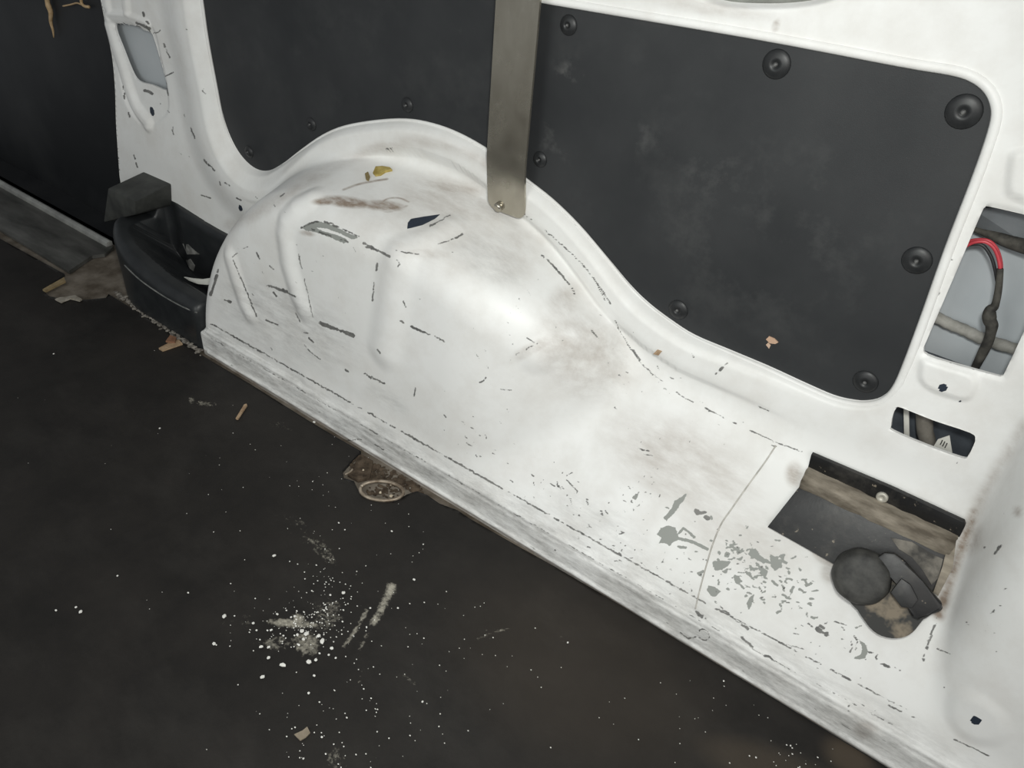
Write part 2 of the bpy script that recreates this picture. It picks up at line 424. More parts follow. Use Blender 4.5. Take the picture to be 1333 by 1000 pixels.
def relief(x, z):
    fx = np.clip((x - TX[0]) / 0.0025, 0, len(TX) - 1.001); fz = np.clip((z - TZ[0]) / 0.0025, 0, len(TZ) - 1.001)
    i = fx.astype(np.int32); k = fz.astype(np.int32); a = fx - i; b = fz - k
    return (RELIEF[i, k] * (1 - a) * (1 - b) + RELIEF[i + 1, k] * a * (1 - b) + RELIEF[i, k + 1] * (1 - a) * b + RELIEF[i + 1, k + 1] * a * b)

# wheel-arch crown height along X
_cr = catmull([(-1.352, -0.12), (-1.348, -0.02), (-1.340, 0.06), (-1.318, 0.145), (-1.275, 0.235), (-1.205, 0.322), (-1.115, 0.390), (-1.01, 0.430), (-0.90, 0.442), (-0.80, 0.443),
               (-0.70, 0.435), (-0.60, 0.410), (-0.50, 0.362), (-0.42, 0.305), (-0.34, 0.22), (-0.27, 0.10), (-0.24, -0.05)], 8)
CRX = np.linspace(-1.352, -0.24, 900); CRZ = np.interp(CRX, _cr[:, 0], _cr[:, 1]); CRD = np.gradient(CRZ, CRX)
RIBS = []      # filled in after the plain surface is known: (points, radius)
def body(x, y, z, ribs=True):
    fw = relief(x, z) - y
    # sloping ledge between sill and wall
    fl = (y - 0.786) * -0.833 + (z - 0.060) * 0.554
    fl = smax(smax(fl, -(x + 1.0), 0.03), 0.785 - y, 0.003)
    f = smin(fw, fl, 0.016)
    # wheel arch
    T = np.interp(x, CRX, CRZ); dT = np.interp(x, CRX, CRD)
    top = (z - T - 0.30 * (y - 0.80)) / np.sqrt(1 + dT * dT + 0.09)
    e = np.clip((x + 0.66) / 0.30, 0, 1.6)
    front = (0.789 + 0.16 * e * e + 0.05 * (z - 0.06) - y) / np.sqrt(1 + (1.07 * e) ** 2)
    side = -(x + 1.318)
    fa = smax(smax(top, front, 0.056), side, 0.010)
    f = smin(f, fa, 0.022)
    # sill strip with two rolled beads
    fs = smax(smax(0.777 - y, z - 0.052, 0.006), -(x + 1.316), 0.004)
    f = smin(f, fs, 0.006)
    bead = np.sqrt((y - 0.785) ** 2 + (z - 0.056) ** 2) - 0.0055
    f = smin(f, smax(bead, -(x + 1.300), 0.004), 0.004)
    bead2 = np.sqrt((y - 0.7785) ** 2 + (z - 0.006) ** 2) - 0.005
    f = smin(f, smax(bead2, -(x + 1.300), 0.004), 0.003)
    # rear pillar
    fp = smax(-(x - 0.150) * 0.95 - (y - 0.86) * 0.30, 0.800 + 0.10 * (z - 0.10) - y, 0.07)
    f = smin(f, fp, 0.016)
    # raised dimple round the drain hole on the pillar foot
    dd = np.sqrt((x - DIMPLE[0]) ** 2 + (y - DIMPLE[1]) ** 2 + (z - DIMPLE[2]) ** 2)
    f = f - 0.0035 * sst(0.044, 0.022, dd)
    f = smin(f, z + 0.02, 0.002)
    if ribs:
        for pts, r, k in RIBS:
            d = np.full(x.shape, 1e3, np.float32)
            for a, b in zip(pts[:-1], pts[1:]):
                ab = b - a; L = ab.dot(ab)
                t = np.clip(((x - a[0]) * ab[0] + (y - a[1]) * ab[1] + (z - a[2]) * ab[2]) / L, 0, 1)
                d = np.minimum(d, np.sqrt((x - a[0] - t * ab[0]) ** 2 + (y - a[1] - t * ab[1]) ** 2 + (z - a[2] - t * ab[2]) ** 2))
            f = smin(f, d - r, k)
    return f
DIMPLE = at(1270, 938, 0.803)
def hit(px, py, fn=None, t0=0.6, t1=2.6):
    fn = fn or body
    d = ray(px, py); ts = np.linspace(t0, t1, 900)
    P = CAM + d * ts[:, None]
    v = fn(P[:, 0].astype(np.float32), P[:, 1].astype(np.float32), P[:, 2].astype(np.float32))
    i = int(np.argmax(v < 0)); a, b = ts[max(i - 1, 0)], ts[i]
    ts = np.linspace(a, b, 40); P = CAM + d * ts[:, None]
    v = fn(P[:, 0].astype(np.float32), P[:, 1].astype(np.float32), P[:, 2].astype(np.float32))
    return P[int(np.argmax(v < 0))]
def normal(p, fn=None, e=0.003):
    fn = fn or body
    q = np.array([p + np.array(d) * e for d in ((1, 0, 0), (-1, 0, 0), (0, 1, 0), (0, -1, 0), (0, 0, 1), (0, 0, -1))], np.float32)
    v = fn(q[:, 0], q[:, 1], q[:, 2]); n = np.array([v[0] - v[1], v[2] - v[3], v[4] - v[5]]); return n / np.linalg.norm(n)

def add_rib(px, r, proud, k):
    P = [hit(a, b, lambda x, y, z: body(x, y, z, False)) for a, b in px]
    P = np.array([p - normal(p, lambda x, y, z: body(x, y, z, False)) * (r - proud) for p in P])
    return (P, r, k)
RIBS = [add_rib([(300, 336), (309, 366), (319, 396), (325, 408)], 0.022, 0.0060, 0.012),
        add_rib([(404, 259), (385, 272), (373, 290), (371, 308), (376, 345), (387, 382), (396, 404)], 0.024, 0.0070, 0.012),
        add_rib([(517, 345), (511, 385), (505, 430), (500, 456)], 0.036, 0.0040, 0.022),
        add_rib([(520, 334), (550, 312), (586, 294)], 0.026, 0.0030, 0.016),
        add_rib([(700, 466), (725, 453), (750, 440), (790, 426)], 0.028, 0.0016, 0.016)]

# march the implicit side wall on a grid looked at along (0, 1, -1)
XS = np.arange(-2.02, 0.50, 0.0023, dtype=np.float32); WS = np.arange(0.515, 1.50, 0.00165, dtype=np.float32)
XX, WW = np.meshgrid(XS, WS, indexing='ij')
R2 = np.float32(1 / math.sqrt(2))
def march(fn, XX, WW, s0, s1, n):
    sh = XX.shape; x = XX.ravel(); w = WW.ravel() * R2
    lo = np.full(x.shape, s0, np.float32); hi = np.full(x.shape, s1, np.float32)
    act = np.arange(len(x)); step = (s1 - s0) / n
    for i in range(1, n + 1):
        s = np.float32(s0 + i * step)
        v = fn(x[act], w[act] + s * R2, w[act] - s * R2)
        ins = v < 0
        hi[act[ins]] = s; act = act[~ins]; lo[act] = s
        if len(act) == 0: break
    for _ in range(9):
        mid = (lo + hi) * 0.5
        v = fn(x, w + mid * R2, w - mid * R2); ins = v < 0
        hi = np.where(ins, mid, hi); lo = np.where(ins, lo, mid)
    # secant polish
    v0 = fn(x, w + lo * R2, w - lo * R2); v1 = fn(x, w + hi * R2, w - hi * R2)
    t = np.clip(v0 / (v0 - v1 + 1e-12), 0, 1); s = lo + (hi - lo) * t
    return np.stack([x, w + s * R2, w - s * R2], 1)
V = march(body, XX, WW, -0.33, 0.72, 42).astype(np.float64)

def edge_left(z):        # forward edge of the door pillar
    zz, xx = zip(*sorted([(p[2], p[0]) for p in (at(130, 0, 0.968), at(143, 60, 0.968), at(152, 120, 0.968), at(158, 180, 0.966), at(160, 232, 0.963), at(125, -40, 0.968))]))
    return np.interp(z, zz, xx)
def cut_grid(V, nx, nw, sdfs, cell):
    """drop faces inside any of the 2-d regions, snapping the cut line onto the outline"""
    keepD = np.full(len(V), 1e3)
    for fn, zmin in sdfs:
        D = fn(V[:, 0], V[:, 2]); 
        near = (np.abs(D) < cell) & (V[:, 2] > zmin)
        h = 0.0015
        gx = (fn(V[near, 0] + h, V[near, 2]) - fn(V[near, 0] - h, V[near, 2])) / (2 * h)
        gz = (fn(V[near, 0], V[near, 2] + h) - fn(V[near, 0], V[near, 2] - h)) / (2 * h)
        gn = gx * gx + gz * gz + 1e-6
        V[near, 0] -= D[near] * gx / gn; V[near, 2] -= D[near] * gz / gn
        D = np.where(V[:, 2] > zmin, fn(V[:, 0], V[:, 2]), 1.0)
        keepD = np.minimum(keepD, D)
    i = np.arange(nx * nw).reshape(nx, nw)
    Q = np.stack([i[:-1, :-1].ravel(), i[1:, :-1].ravel(), i[1:, 1:].ravel(), i[:-1, 1:].ravel()], 1)
    keep = keepD[Q].mean(1) > 0
    Q = Q[keep]
    return V, Q
def region(poly):
    lo = np.min(poly, 0) - 0.02; hi = np.max(poly, 0) + 0.02
    def fn(x, z):
        D = np.full(x.shape, 1.0); m = (x > lo[0]) & (x < hi[0]) & (z > lo[1]) & (z < hi[1])
        if m.any(): D[m] = poly_sd(poly, x[m], z[m])
        return D
    return fn
V, Q = cut_grid(V, len(XS), len(WS), [(region(HOLE_CABLE), 0.3), (region(HOLE_SMALL), 0.3), (region(HOLE_SLOT), 0.3), (region(HOLE_TOP), 0.6),
                                      (lambda x, z: x - edge_left(z), -1.0)], 0.0022)
used = np.zeros(len(V), bool); used[Q.ravel()] = True
remap = np.cumsum(used) - 1; V = V[used]; Q = remap[Q]
SIDE = struct(np_mesh('wall_right', V, Q, PAINT))

# ---- wear and crease shade painted onto the sheet metal (chips, scrapes, dirt with shapes of their own)
U, Vp = project(V)
ORD = np.argsort(U); USORT = U[ORD]
def cand(lo, hi):
    i = ORD[np.searchsorted(USORT, lo[0]):np.searchsorted(USORT, hi[0])]
    return i[(Vp[i] > lo[1]) & (Vp[i] < hi[1])]
def blob(cx, cy, rx, ry, rot=0.0, soft=0.6):
    c, s = math.cos(math.radians(rot)), math.sin(math.radians(rot))
    dx, dy = U - cx, Vp - cy
    r = np.sqrt(((dx * c + dy * s) / rx) ** 2 + ((-dx * s + dy * c) / ry) ** 2)
    return sst(1.0, soft * 0.5, r)
def stroke_to(out, pts, w, amp=1.0, soft=1.3):
    pts = np.asarray(pts, float); i = cand(pts.min(0) - 6, pts.max(0) + 6)
    if len(i): out[i] = np.maximum(out[i], amp * sst(w / 2 + soft, max(w / 2 - soft, -0.3), line_sd(pts, U[i], Vp[i])))
def stroke(pts, w, soft=1.3):
    out = np.zeros(len(U)); pts = np.asarray(pts, float); m = int(max(12, 2 * soft + w))
    lo = pts.min(0) - m; hi = pts.max(0) + m
    i = np.nonzero((U > lo[0]) & (U < hi[0]) & (Vp > lo[1]) & (Vp < hi[1]))[0]
    if len(i): out[i] = sst(w / 2 + soft, w / 2 - soft * 0.6, line_sd(pts, U[i], Vp[i]))
    return out
def broken_to(out, pts, w, gaps=0.5, amp=1.0, wob=1.0):
    """a scratch that starts and stops"""
    P = catmull(pts, 8); i = 0
    while i < len(P) - 1:
        n = random.randint(1, 4); seg = P[i:i + n + 1]; seg = seg + RNG.normal(0, wob * 0.4, seg.shape)
        if random.random() > gaps and len(seg) > 1: stroke_to(out, seg, w * random.uniform(0.5, 1.4), amp * random.uniform(0.7, 1.0))
        i += n
def speck_to(out, n, cx, cy, rx, ry, rot, lmin, lmax, w, amp=1.0, ang=None, jit=40):
    c, s = math.cos(math.radians(rot)), math.sin(math.radians(rot))
    for _ in range(n):
        a, b = random.gauss(0, 0.5) * rx, random.gauss(0, 0.5) * ry
        x, y = cx + a * c - b * s, cy + a * s + b * c
        L = lmin + (lmax - lmin) * random.random() ** 2; th = math.radians((ang if ang is not None else random.uniform(0, 180)) + random.uniform(-jit, jit))
        dx, dy = math.cos(th) * L / 2, math.sin(th) * L / 2; k = random.uniform(-0.3, 0.3)
        stroke_to(out, [(x - dx, y - dy), (x - dy * k, y + dx * k), (x + dx, y + dy)], w * random.uniform(0.5, 1.4), amp * random.uniform(0.65, 1.1))
mx = lambda *a: np.maximum.reduce(a)
#@PAINT
chips = np.zeros(len(U)); dirt = np.zeros(len(U)); scuff = np.zeros(len(U)); primer = np.zeros(len(U)); strk = np.zeros(len(U)); gash = np.zeros(len(U))
def fill(pts, soft=1.6):
    lo = np.min(pts, 0) - 4; hi = np.max(pts, 0) + 4
    m = (U > lo[0]) & (U < hi[0]) & (Vp > lo[1]) & (Vp < hi[1]); out = np.zeros(len(U))
    if m.any(): out[m] = sst(soft, -soft, poly_sd(pts, U[m], Vp[m]))
    return out
# dark scratches, and crease shade painted as thin dark lines: (points, width, broken gap share or None)
SCR_CREASE = [([(303, 334), (315, 325), (327, 319)], 1.8, .35), ([(334, 329), (338, 337)], 2.5, None), ([(351, 346), (356, 351)], 1.6, None),
       ([(348, 372), (360, 375), (372, 380), (385, 387)], 3.2, .2), ([(356, 381), (360, 386)], 2.6, None), ([(346, 416), (354, 420), (363, 424)], 1.4, None),
       ([(385, 408), (391, 420)], 1.8, None), ([(416, 420), (430, 426), (445, 431), (460, 437)], 4.0, .15), ([(402, 440), (408, 446)], 2.4, None), ([(396, 433), (401, 434)], 2.2, None),
       ([(396, 449), (405, 459), (417, 468)], 1.5, None), ([(281, 386), (294, 391), (307, 397)], 3.0, .4), ([(287, 340), (280, 365), (272, 391)], 3.2, .35),
       ([(303, 338), (315, 365), (326, 392), (334, 412)], 1.3, .1), ([(387, 322), (393, 350), (401, 385), (407, 413)], 1.3, .1),
       ([(471, 316), (486, 323), (507, 334)], 3.0, .45), ([(476, 321), (495, 328)], 2.0, .4), ([(491, 343), (490, 352)], 3.0, None), ([(487, 368), (486, 378), (485, 392)], 2.0, .5),
       ([(516, 338), (520, 343), (518, 347)], 1.6, None), ([(517, 415), (525, 420)], 2.6, .2), ([(535, 425), (550, 432), (565, 438), (579, 445)], 2.6, .15), ([(460, 322), (463, 328)], 1.6, None),
       ([(525, 392), (528, 400)], 1.6, None), ([(491, 455), (495, 460)], 2.4, None),
       ([(560, 294), (572, 288), (586, 280)], 2.6, .4), ([(570, 318), (585, 313), (602, 305)], 2.2, .2), ([(516, 326), (530, 329), (545, 331)], 1.6, .4),
       ([(480, 491), (490, 495), (501, 500)], 2.0, .1), ([(473, 486), (486, 492), (500, 499)], 1.4, .1), ([(447, 478), (457, 488), (467, 499)], 2.6, .6),
       ([(346, 417), (362, 423)], 1.2, None), ([(624, 498), (629, 496), (633, 491)], 2.2, None), ([(651, 507), (666, 508)], 1.8, None), ([(541, 505), (539, 516)], 1.6, None),
       ([(702, 330), (716, 342), (729, 356), (744, 374), (748, 383)], 2.2, .25), ([(686, 440), (695, 446)], 2.0, None),
       ([(684, 280), (705, 296), (726, 314), (748, 334), (768, 356), (795, 395)], 1.5, .25),
       ([(778, 373), (795, 405), (812, 440), (836, 474), (866, 500), (895, 520), (925, 535), (955, 550), (984, 564), (1016, 578), (1047, 589)], 1.6, .2),
       ([(806, 430), (830, 465), (850, 488)], 2.5, .6), ([(672, 461), (686, 454), (702, 446)], 1.6, .3),
       ([(186, 16), (190, 26), (194, 34), (198, 52)], 2.2, .25), ([(165, 27), (178, 30), (194, 37)], 3.4, .2), ([(200, 43), (206, 42), (209, 39)], 2.0, None), ([(213, 57), (217, 66), (221, 75)], 2.2, .2),
       ([(212, 101), (226, 94)], 1.3, None), ([(188, 118), (193, 119), (198, 122)], 4.0, None), ([(160, 112), (161, 121), (163, 130)], 1.6, .2), ([(167, 147), (169, 152)], 2.6, None),
       ([(174, 202), (176, 207)], 2.0, None), ([(177, 212), (179, 218)], 1.8, None), ([(263, 118), (267, 122)], 2.2, None), ([(224, 169), (226, 175)], 1.4, None),
       ([(265, 208), (273, 216), (281, 223)], 2.6, .15), ([(245, 160), (252, 175), (258, 195)], 1.4, .4), ([(286, 236), (287, 252)], 1.3, .2), ([(292, 238), (300, 242)], 1.6, .2), ([(216, 108), (219, 124)], 1.8, None),
       ([(308, 258), (314, 261)], 2.2, None), ([(365, 256), (370, 252)], 2.2, None), ([(357, 267), (358, 269)], 2.0, None), ([(262, 254), (274, 258)], 1.2, None),
       ([(502, 194), (510, 193)], 2.2, None), ([(530, 196), (545, 199), (560, 203)], 1.6, .35),
       ([(930, 490), (937, 482), (947, 473)], 3.2, .3), ([(900, 459), (903, 465)], 1.8, None), ([(982, 528), (1002, 535)], 1.4, .4), ([(855, 476), (858, 482)], 1.6, None), ([(1221, 384), (1228, 367)], 1.8, None), ([(1236, 336), (1240, 338)], 1.8, None),
       ([(1220, 805), (1212, 826), (1207, 842), (1202, 860)], 3.0, .15), ([(1287, 800), (1292, 797), (1295, 791)], 2.2, None), ([(1220, 845), (1240, 852)], 1.5, .1), ([(1222, 895), (1231, 895)], 3.0, .3), ([(1301, 788), (1303, 790)], 2.4, None),
       ([(1282, 712), (1276, 724)], 1.6, None), ([(1302, 708), (1296, 722)], 3.2, None), ([(1250, 590), (1245, 603)], 1.4, None),
       ([(965, 829), (975, 838), (990, 850), (1005, 858)], 3.4, .45), ([(905, 795), (912, 802), (920, 806)], 4.0, .2), ([(938, 790), (952, 802), (966, 815)], 1.4, .2), ([(966, 814), (974, 819)], 4.0, None),
       ([(1086, 809), (1102, 814)], 1.8, None), ([(1062, 818), (1068, 822), (1076, 826)], 5.0, .1), ([(1068, 815), (1072, 818)], 4.0, None), ([(1090, 824), (1095, 816), (1100, 822)], 1.4, None), ([(1052, 812), (1057, 816)], 2.2, None),
       ([(1108, 835), (1109, 843), (1106, 849)], 2.0, None), ([(1112, 828), (1116, 836), (1113, 846)], 2.0, None),
       ([(1147, 864), (1158, 869)], 2.6, .4), ([(1164, 868), (1172, 874)], 3.0, .2), ([(1138, 857), (1143, 852)], 2.0, None), ([(1130, 849), (1136, 850)], 2.2, None), ([(1033, 825), (1039, 826)], 1.4, None), ([(1027, 840), (1046, 845)], 1.2, .4),
       ([(1107, 905), (1104, 920), (1106, 932)], 2.0, .4), ([(1110, 912), (1140, 926)], 2.0, .3), ([(1150, 914), (1170, 925), (1190, 934), (1225, 950)], 2.2, .35), ([(1240, 962), (1290, 985)], 1.5, .2),
       ([(430, 580), (470, 572), (500, 586)], 1.2, .2), ([(885, 823), (896, 831), (906, 829)], 1.6, .1), ([(909, 823), (914, 819), (921, 822), (923, 830), (917, 834), (910, 830)], 1.3, None),
       ([(905, 664), (913, 670), (922, 675)], 5.0, .2), ([(907, 669), (918, 667)], 4.0, None), ([(834, 575), (838, 590), (850, 594)], 1.4, .4), ([(826, 582), (846, 588)], 1.2, .4),
       ([(737, 620), (745, 615)], 1.4, None), ([(738, 625), (752, 640)], 1.6, None), ([(1005, 580), (1012, 582)], 2.0, None), ([(770, 430), (778, 440)], 1.6, None)]
for pts, w, gp in SCR_CREASE:
    if gp is None: stroke_to(strk, catmull(pts, 4), w, random.uniform(0.7, 1.0))
    else: broken_to(strk, pts, w, gp)
# grey scrapes down to primer
for pts in ([(392, 296), (402, 290), (414, 288), (432, 293), (450, 302), (466, 309), (460, 312), (440, 303), (424, 297), (410, 296), (420, 301), (438, 306), (452, 312), (448, 317), (430, 309), (410, 302), (398, 300)],
            [(855, 696), (860, 688), (870, 684), (879, 687), (882, 696), (885, 702), (876, 706), (872, 711), (866, 707), (858, 707), (861, 700)],
            [(896, 640), (890, 652), (884, 658), (878, 668), (867, 678), (864, 674), (874, 662), (878, 652), (886, 648)],
            [(928, 731), (940, 730), (952, 731), (948, 736), (940, 742), (930, 743)], [(922, 762), (930, 764), (938, 770), (932, 777), (926, 776), (920, 768)],
            [(976, 716), (984, 714), (990, 724), (1000, 730), (994, 734), (984, 728), (974, 722)], [(1002, 722), (1012, 726), (1018, 734), (1010, 744), (1004, 738)], [(1022, 720), (1020, 734), (1014, 724)],
            [(982, 772), (980, 782), (975, 794), (972, 786), (976, 778)], [(1036, 758), (1032, 770), (1026, 780), (1029, 768)], [(940, 744), (948, 740), (946, 748)], [(945, 718), (950, 720), (948, 726), (942, 724)],
            [(958, 728), (968, 724), (964, 730)], [(992, 738), (1000, 744), (996, 752), (988, 746)], [(1118, 832), (1126, 839), (1130, 848), (1126, 857), (1118, 859), (1111, 857), (1120, 852), (1123, 845)],
            [(955, 748), (962, 750), (965, 757), (960, 762), (956, 756)], [(823, 648), (832, 640), (828, 652)]):
    primer = np.maximum(primer, fill(pts))
primer = mx(primer, stroke([(882, 701), (900, 705), (921, 715)], 3.5), stroke([(884, 694), (890, 688), (897, 693), (904, 700)], 2.5), stroke([(884, 712), (892, 713)], 3.0), stroke([(1017, 730), (1024, 733)], 3))
broken_to(strk, [(392, 297), (414, 288), (440, 295), (466, 308)], 2.2, .25); broken_to(strk, [(405, 298), (430, 307), (454, 315)], 1.8, .3)
speck_to(primer, 120, 985, 745, 85, 42, 30, 2, 9, 2.4, 1, 30, 60)
for q in ((44, 970, 745, 80, 45, 30, 1, 6, 1.5, .9, 30, 70), (46, 790, 690, 90, 38, 32, 1, 6, 1.5, .9, 40, 60), (28, 838, 640, 28, 40, 10, 1, 6, 1.4, .8), (24, 870, 735, 60, 30, 30, 1, 5, 1.4, .8),
          (26, 640, 420, 110, 80, 30, 1, 9, 1.1, .65, 50, 25), (24, 400, 380, 130, 90, 20, 1, 6, 1.1, .65, 35, 30), (22, 1080, 850, 80, 40, 28, 1, 5, 1.5, .85), (20, 830, 500, 80, 40, 55, 1, 6, 1.2, .8, 60, 40),
          (16, 900, 520, 160, 50, 28, 1, 5, 1.2, .7), (20, 230, 120, 50, 120, 0, 1, 6, 1.2, .7, 70, 30), (22, 620, 560, 60, 40, 30, 1, 7, 1.3, .8, 40, 30), (14, 1290, 800, 40, 100, 0, 1, 5, 1.3, .8), (20, 720, 640, 60, 30, 30, 1, 8, 1.4, .9, 60, 30)):
    speck_to(strk, *q)
# scuffed sill strip and the dark line along its bead
sl = lambda x: 420 + 0.566 * (x - 267) - 14 * np.clip((x - 900) / 400, 0, 1)
zv = V[:, 2]; yv = V[:, 1]
scuff = np.where((zv < 0.057) & (yv < 0.80), 0.78, 0.0)
scuff = mx(scuff, 0.55 * sst(0.10, 0.055, zv) * (yv < 0.83), 0.45 * blob(370, 420, 140, 60, 25), 0.30 * blob(780, 690, 130, 45, 32), 0.32 * blob(505, 520, 45, 16, 35), 0.4 * blob(1115, 945, 40, 25, 25), 0.3 * blob(640, 340, 70, 40, 30))
X0 = np.linspace(275, 1180, 46)
broken_to(strk, [(x, sl(x) - 3) for x in X0], 2.2, .14, 0.9)
broken_to(strk, [(x, sl(x) + 16 + 0.012 * (x - 275)) for x in X0], 1.6, .5, 0.75)
# brown dirt, plus a shade line painted along the arched rim
dirt = mx(0.95 * blob(452, 263, 44, 10, 6), 0.9 * blob(425, 262, 24, 7, -4), 0.75 * blob(500, 268, 38, 10, 4), 0.75 * stroke(catmull([(491, 268), (504, 259), (520, 258), (532, 263)], 4), 1.6, 1.2), 0.5 * stroke(catmull([(491, 268), (505, 276), (530, 268)], 4), 2, 1.5),
          0.6 * stroke(catmull([(447, 247), (470, 239), (504, 233)], 4), 2.0, 1.4), 0.4 * blob(400, 304, 14, 5, 10), 0.28 * blob(600, 262, 130, 42, 10), 0.18 * blob(640, 300, 120, 60, 30),
          0.26 * blob(890, 605, 150, 75, 25), 0.26 * blob(760, 460, 100, 80, 40), 0.16 * blob(960, 690, 120, 70, 25), 0.14 * blob(560, 300, 160, 80, 20), 0.55 * blob(1034, 618, 16, 22, 0), 0.5 * blob(1075, 725, 36, 14, 40), 0.35 * blob(1080, 745, 16, 20, 0),
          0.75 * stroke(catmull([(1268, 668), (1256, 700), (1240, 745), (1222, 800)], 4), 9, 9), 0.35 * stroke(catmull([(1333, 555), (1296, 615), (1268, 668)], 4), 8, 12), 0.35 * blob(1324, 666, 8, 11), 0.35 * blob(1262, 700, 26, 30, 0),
          0.45 * blob(1010, 33, 7, 13, 15), 0.2 * blob(930, 12, 120, 14, 8), 0.35 * blob(1126, 950, 22, 16), 0.28 * blob(700, 450, 60, 12, -28), 0.25 * blob(735, 395, 30, 40, 20), 0.6 * np.where(zv < 0.006, 1.0, 0) * (yv < 0.79),
          0.25 * blob(560, 330, 50, 10, 5), 0.25 * blob(860, 590, 40, 20), 0.22 * stroke(catmull([(300, 292), (340, 275), (420, 225), (500, 190), (560, 186), (620, 205)], 4), 10, 8), 0.4 * blob(590, 245, 60, 10, 10), 0.25 * blob(640, 215, 30, 16, 30))
gash = mx(fill([(530, 298), (531, 290), (535, 285), (552, 282), (573, 279), (566, 285), (550, 293)]), blob(1270, 938, 7.5, 5.5, 15, 1.8), blob(1228, 505, 6, 5.2, 10, 1.8), blob(198, 145, 2.8, 6.5, -15, 1.8), blob(313, 271, 2.6, 4.4, -15, 1.8), blob(1250, 522, 2, 2))
chips = mx(0.40 * blob(800, 690, 140, 50, 32), 0.62 * blob(985, 745, 80, 40, 30), 0.25 * blob(1080, 830, 90, 45, 30), 0.28 * blob(640, 560, 130, 60, 30), 0.3 * blob(1270, 760, 80, 130), np.where((zv < 0.057) & (yv < 0.80), 0.45, 0.08))
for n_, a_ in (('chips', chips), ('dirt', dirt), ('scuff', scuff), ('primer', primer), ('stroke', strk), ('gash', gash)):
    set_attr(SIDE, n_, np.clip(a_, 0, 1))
#@ENDPAINT

# ---- turned edges of the cut-outs, and the outer skin seen through them
def rim(name, poly, depth, mat=PAINT):
    V_, F_ = [], []; n = len(poly)
    ys = relief(poly[:, 0], poly[:, 1])
    for (x, z), y in zip(poly, ys):
        V_ += [(x, y - 0.0005, z), (x, y + depth, z)]
    for i in range(n):
        k = (i + 1) % n; F_.append((2 * i, 2 * k, 2 * k + 1, 2 * i + 1))
    return mesh_obj(name, V_, F_, mat, SIDE)
for poly in (HOLE_CABLE, HOLE_SMALL, HOLE_SLOT, HOLE_TOP): rim('turned_edge', poly, 0.004)
lipn = []
pc_ = PANEL.mean(0)
tg0 = np.roll(PANEL, -1, 0) - np.roll(PANEL, 1, 0); tg0 /= np.linalg.norm(tg0, axis=1)[:, None]
nr = np.stack([tg0[:, 1], -tg0[:, 0]], 1)
sgn = np.sign(poly_sd(PANEL, PANEL[:, 0] + nr[:, 0] * 0.004, PANEL[:, 1] + nr[:, 1] * 0.004)); nr *= sgn[:, None]
wl_ = sst(0.62, 0.74, PANEL[:, 1]) * sst(-1.15, -1.05, PANEL[:, 0]); wl_ = np.maximum(wl_, sst(-0.35, -0.20, PANEL[:, 0]))
rr_ = 0.0030 + 0.0030 * wl_
lp = np.stack([PANEL[:, 0] + nr[:, 0] * rr_ * 0.9, np.full(len(PANEL), YP - 0.002), PANEL[:, 1] + nr[:, 1] * rr_ * 0.9], 1)
tube('opening_lip', np.vstack([lp, lp[:2]]), list(rr_) + list(rr_[:2]), PAINT, SIDE, 8)
# forward return of the pillar
zz = np.linspace(-0.02, 1.15, 60); ee = edge_left(zz)
V_, F_ = [], []
for i, (x, z) in enumerate(zip(ee, zz)):
    y = float(relief(np.array([x]), np.array([z]))[0]); V_ += [(x, y - 0.0005, z), (x + 0.004, y + 0.05, z)]
    if i: F_.append((2 * i - 2, 2 * i, 2 * i + 1, 2 * i - 1))
mesh_obj('pillar_return', V_, F_, PAINT, SIDE)
def plate(name, x0, x1, z0, z1, Y, mat, t=0.004, parent=None):
    bm = bmesh.new(); prism(bm, [(x0, z0), (x1, z0), (x1, z1), (x0, z1)], lambda a, b, t_: (a, t_, b), Y, Y + t)
    return from_bm(name, bm, mat, parent, smooth=False)
plate('outer_skin', -1.45, 0.60, 0.20, 1.20, 1.045, SKIN, parent=SIDE)
plate('slot_backing', -1.79, -1.47, 0.30, 0.85, 0.992, SKIN, parent=SIDE)

# ================================================================== FLOOR
bm = bmesh.new(); prism(bm, [(-2.9, -1.2), (0.75, -1.2), (0.75, 0.95), (-2.9, 0.95)], lambda a, b, t: (a, b, t), -0.03, -0.006)
FLOOR = struct(from_bm('floor', bm, FLOORM, smooth=False))
MAT_PX = [(-40, 288), (0, 311), (40, 333), (84, 357), (70, 368), (57, 379), (64, 386), (80, 390), (110, 391), (138, 388), (150, 380), (180, 404), (215, 430), (258, 460),
          (330, 503), (400, 547), (440, 571), (470, 588), (458, 600), (446, 613), (448, 623), (461, 627), (466, 638), (482, 649), (514, 653),
          (530, 644), (543, 640), (556, 645), (572, 656), (596, 665), (612, 676), (640, 692), (675, 712), (720, 737), (800, 783),
          (900, 842), (1000, 902), (1080, 953), (1120, 975), (1180, 1010)]
mp = np.array([atz(a, b, 0.0)[:2] for a, b in MAT_PX])
mp[:, 1] = np.minimum(mp[:, 1], 0.7745)
MATP = np.vstack([mp, [(0.60, 0.772), (0.60, -0.75), (-2.75, -0.75), (-2.75, mp[0][1])]])
mxs = np.arange(-2.76, 0.62, 0.0042); mys = np.arange(-0.76, 0.79, 0.0036)
A, B = np.meshgrid(mxs, mys, indexing='ij')
hz = 0.0012 * np.sin(A * 7 + 1) * np.cos(B * 5)
MV = np.stack([A.ravel(), hz.ravel(), B.ravel()], 1)      # (x, height, y) so cut_grid's 2-d plane is x, y
def mat_out(x, y):
    D = -np.ones(x.shape); 
    m = (y > 0.45) | (x < -2.70) | (x > 0.55) | (y < -0.70)
    if m.any(): D[m] = poly_sd(MATP, x[m], y[m])
    return -D
MV, MQ = cut_grid(MV, len(mxs), len(mys), [(mat_out, -5)], 0.004)
MV = MV[:, [0, 2, 1]]
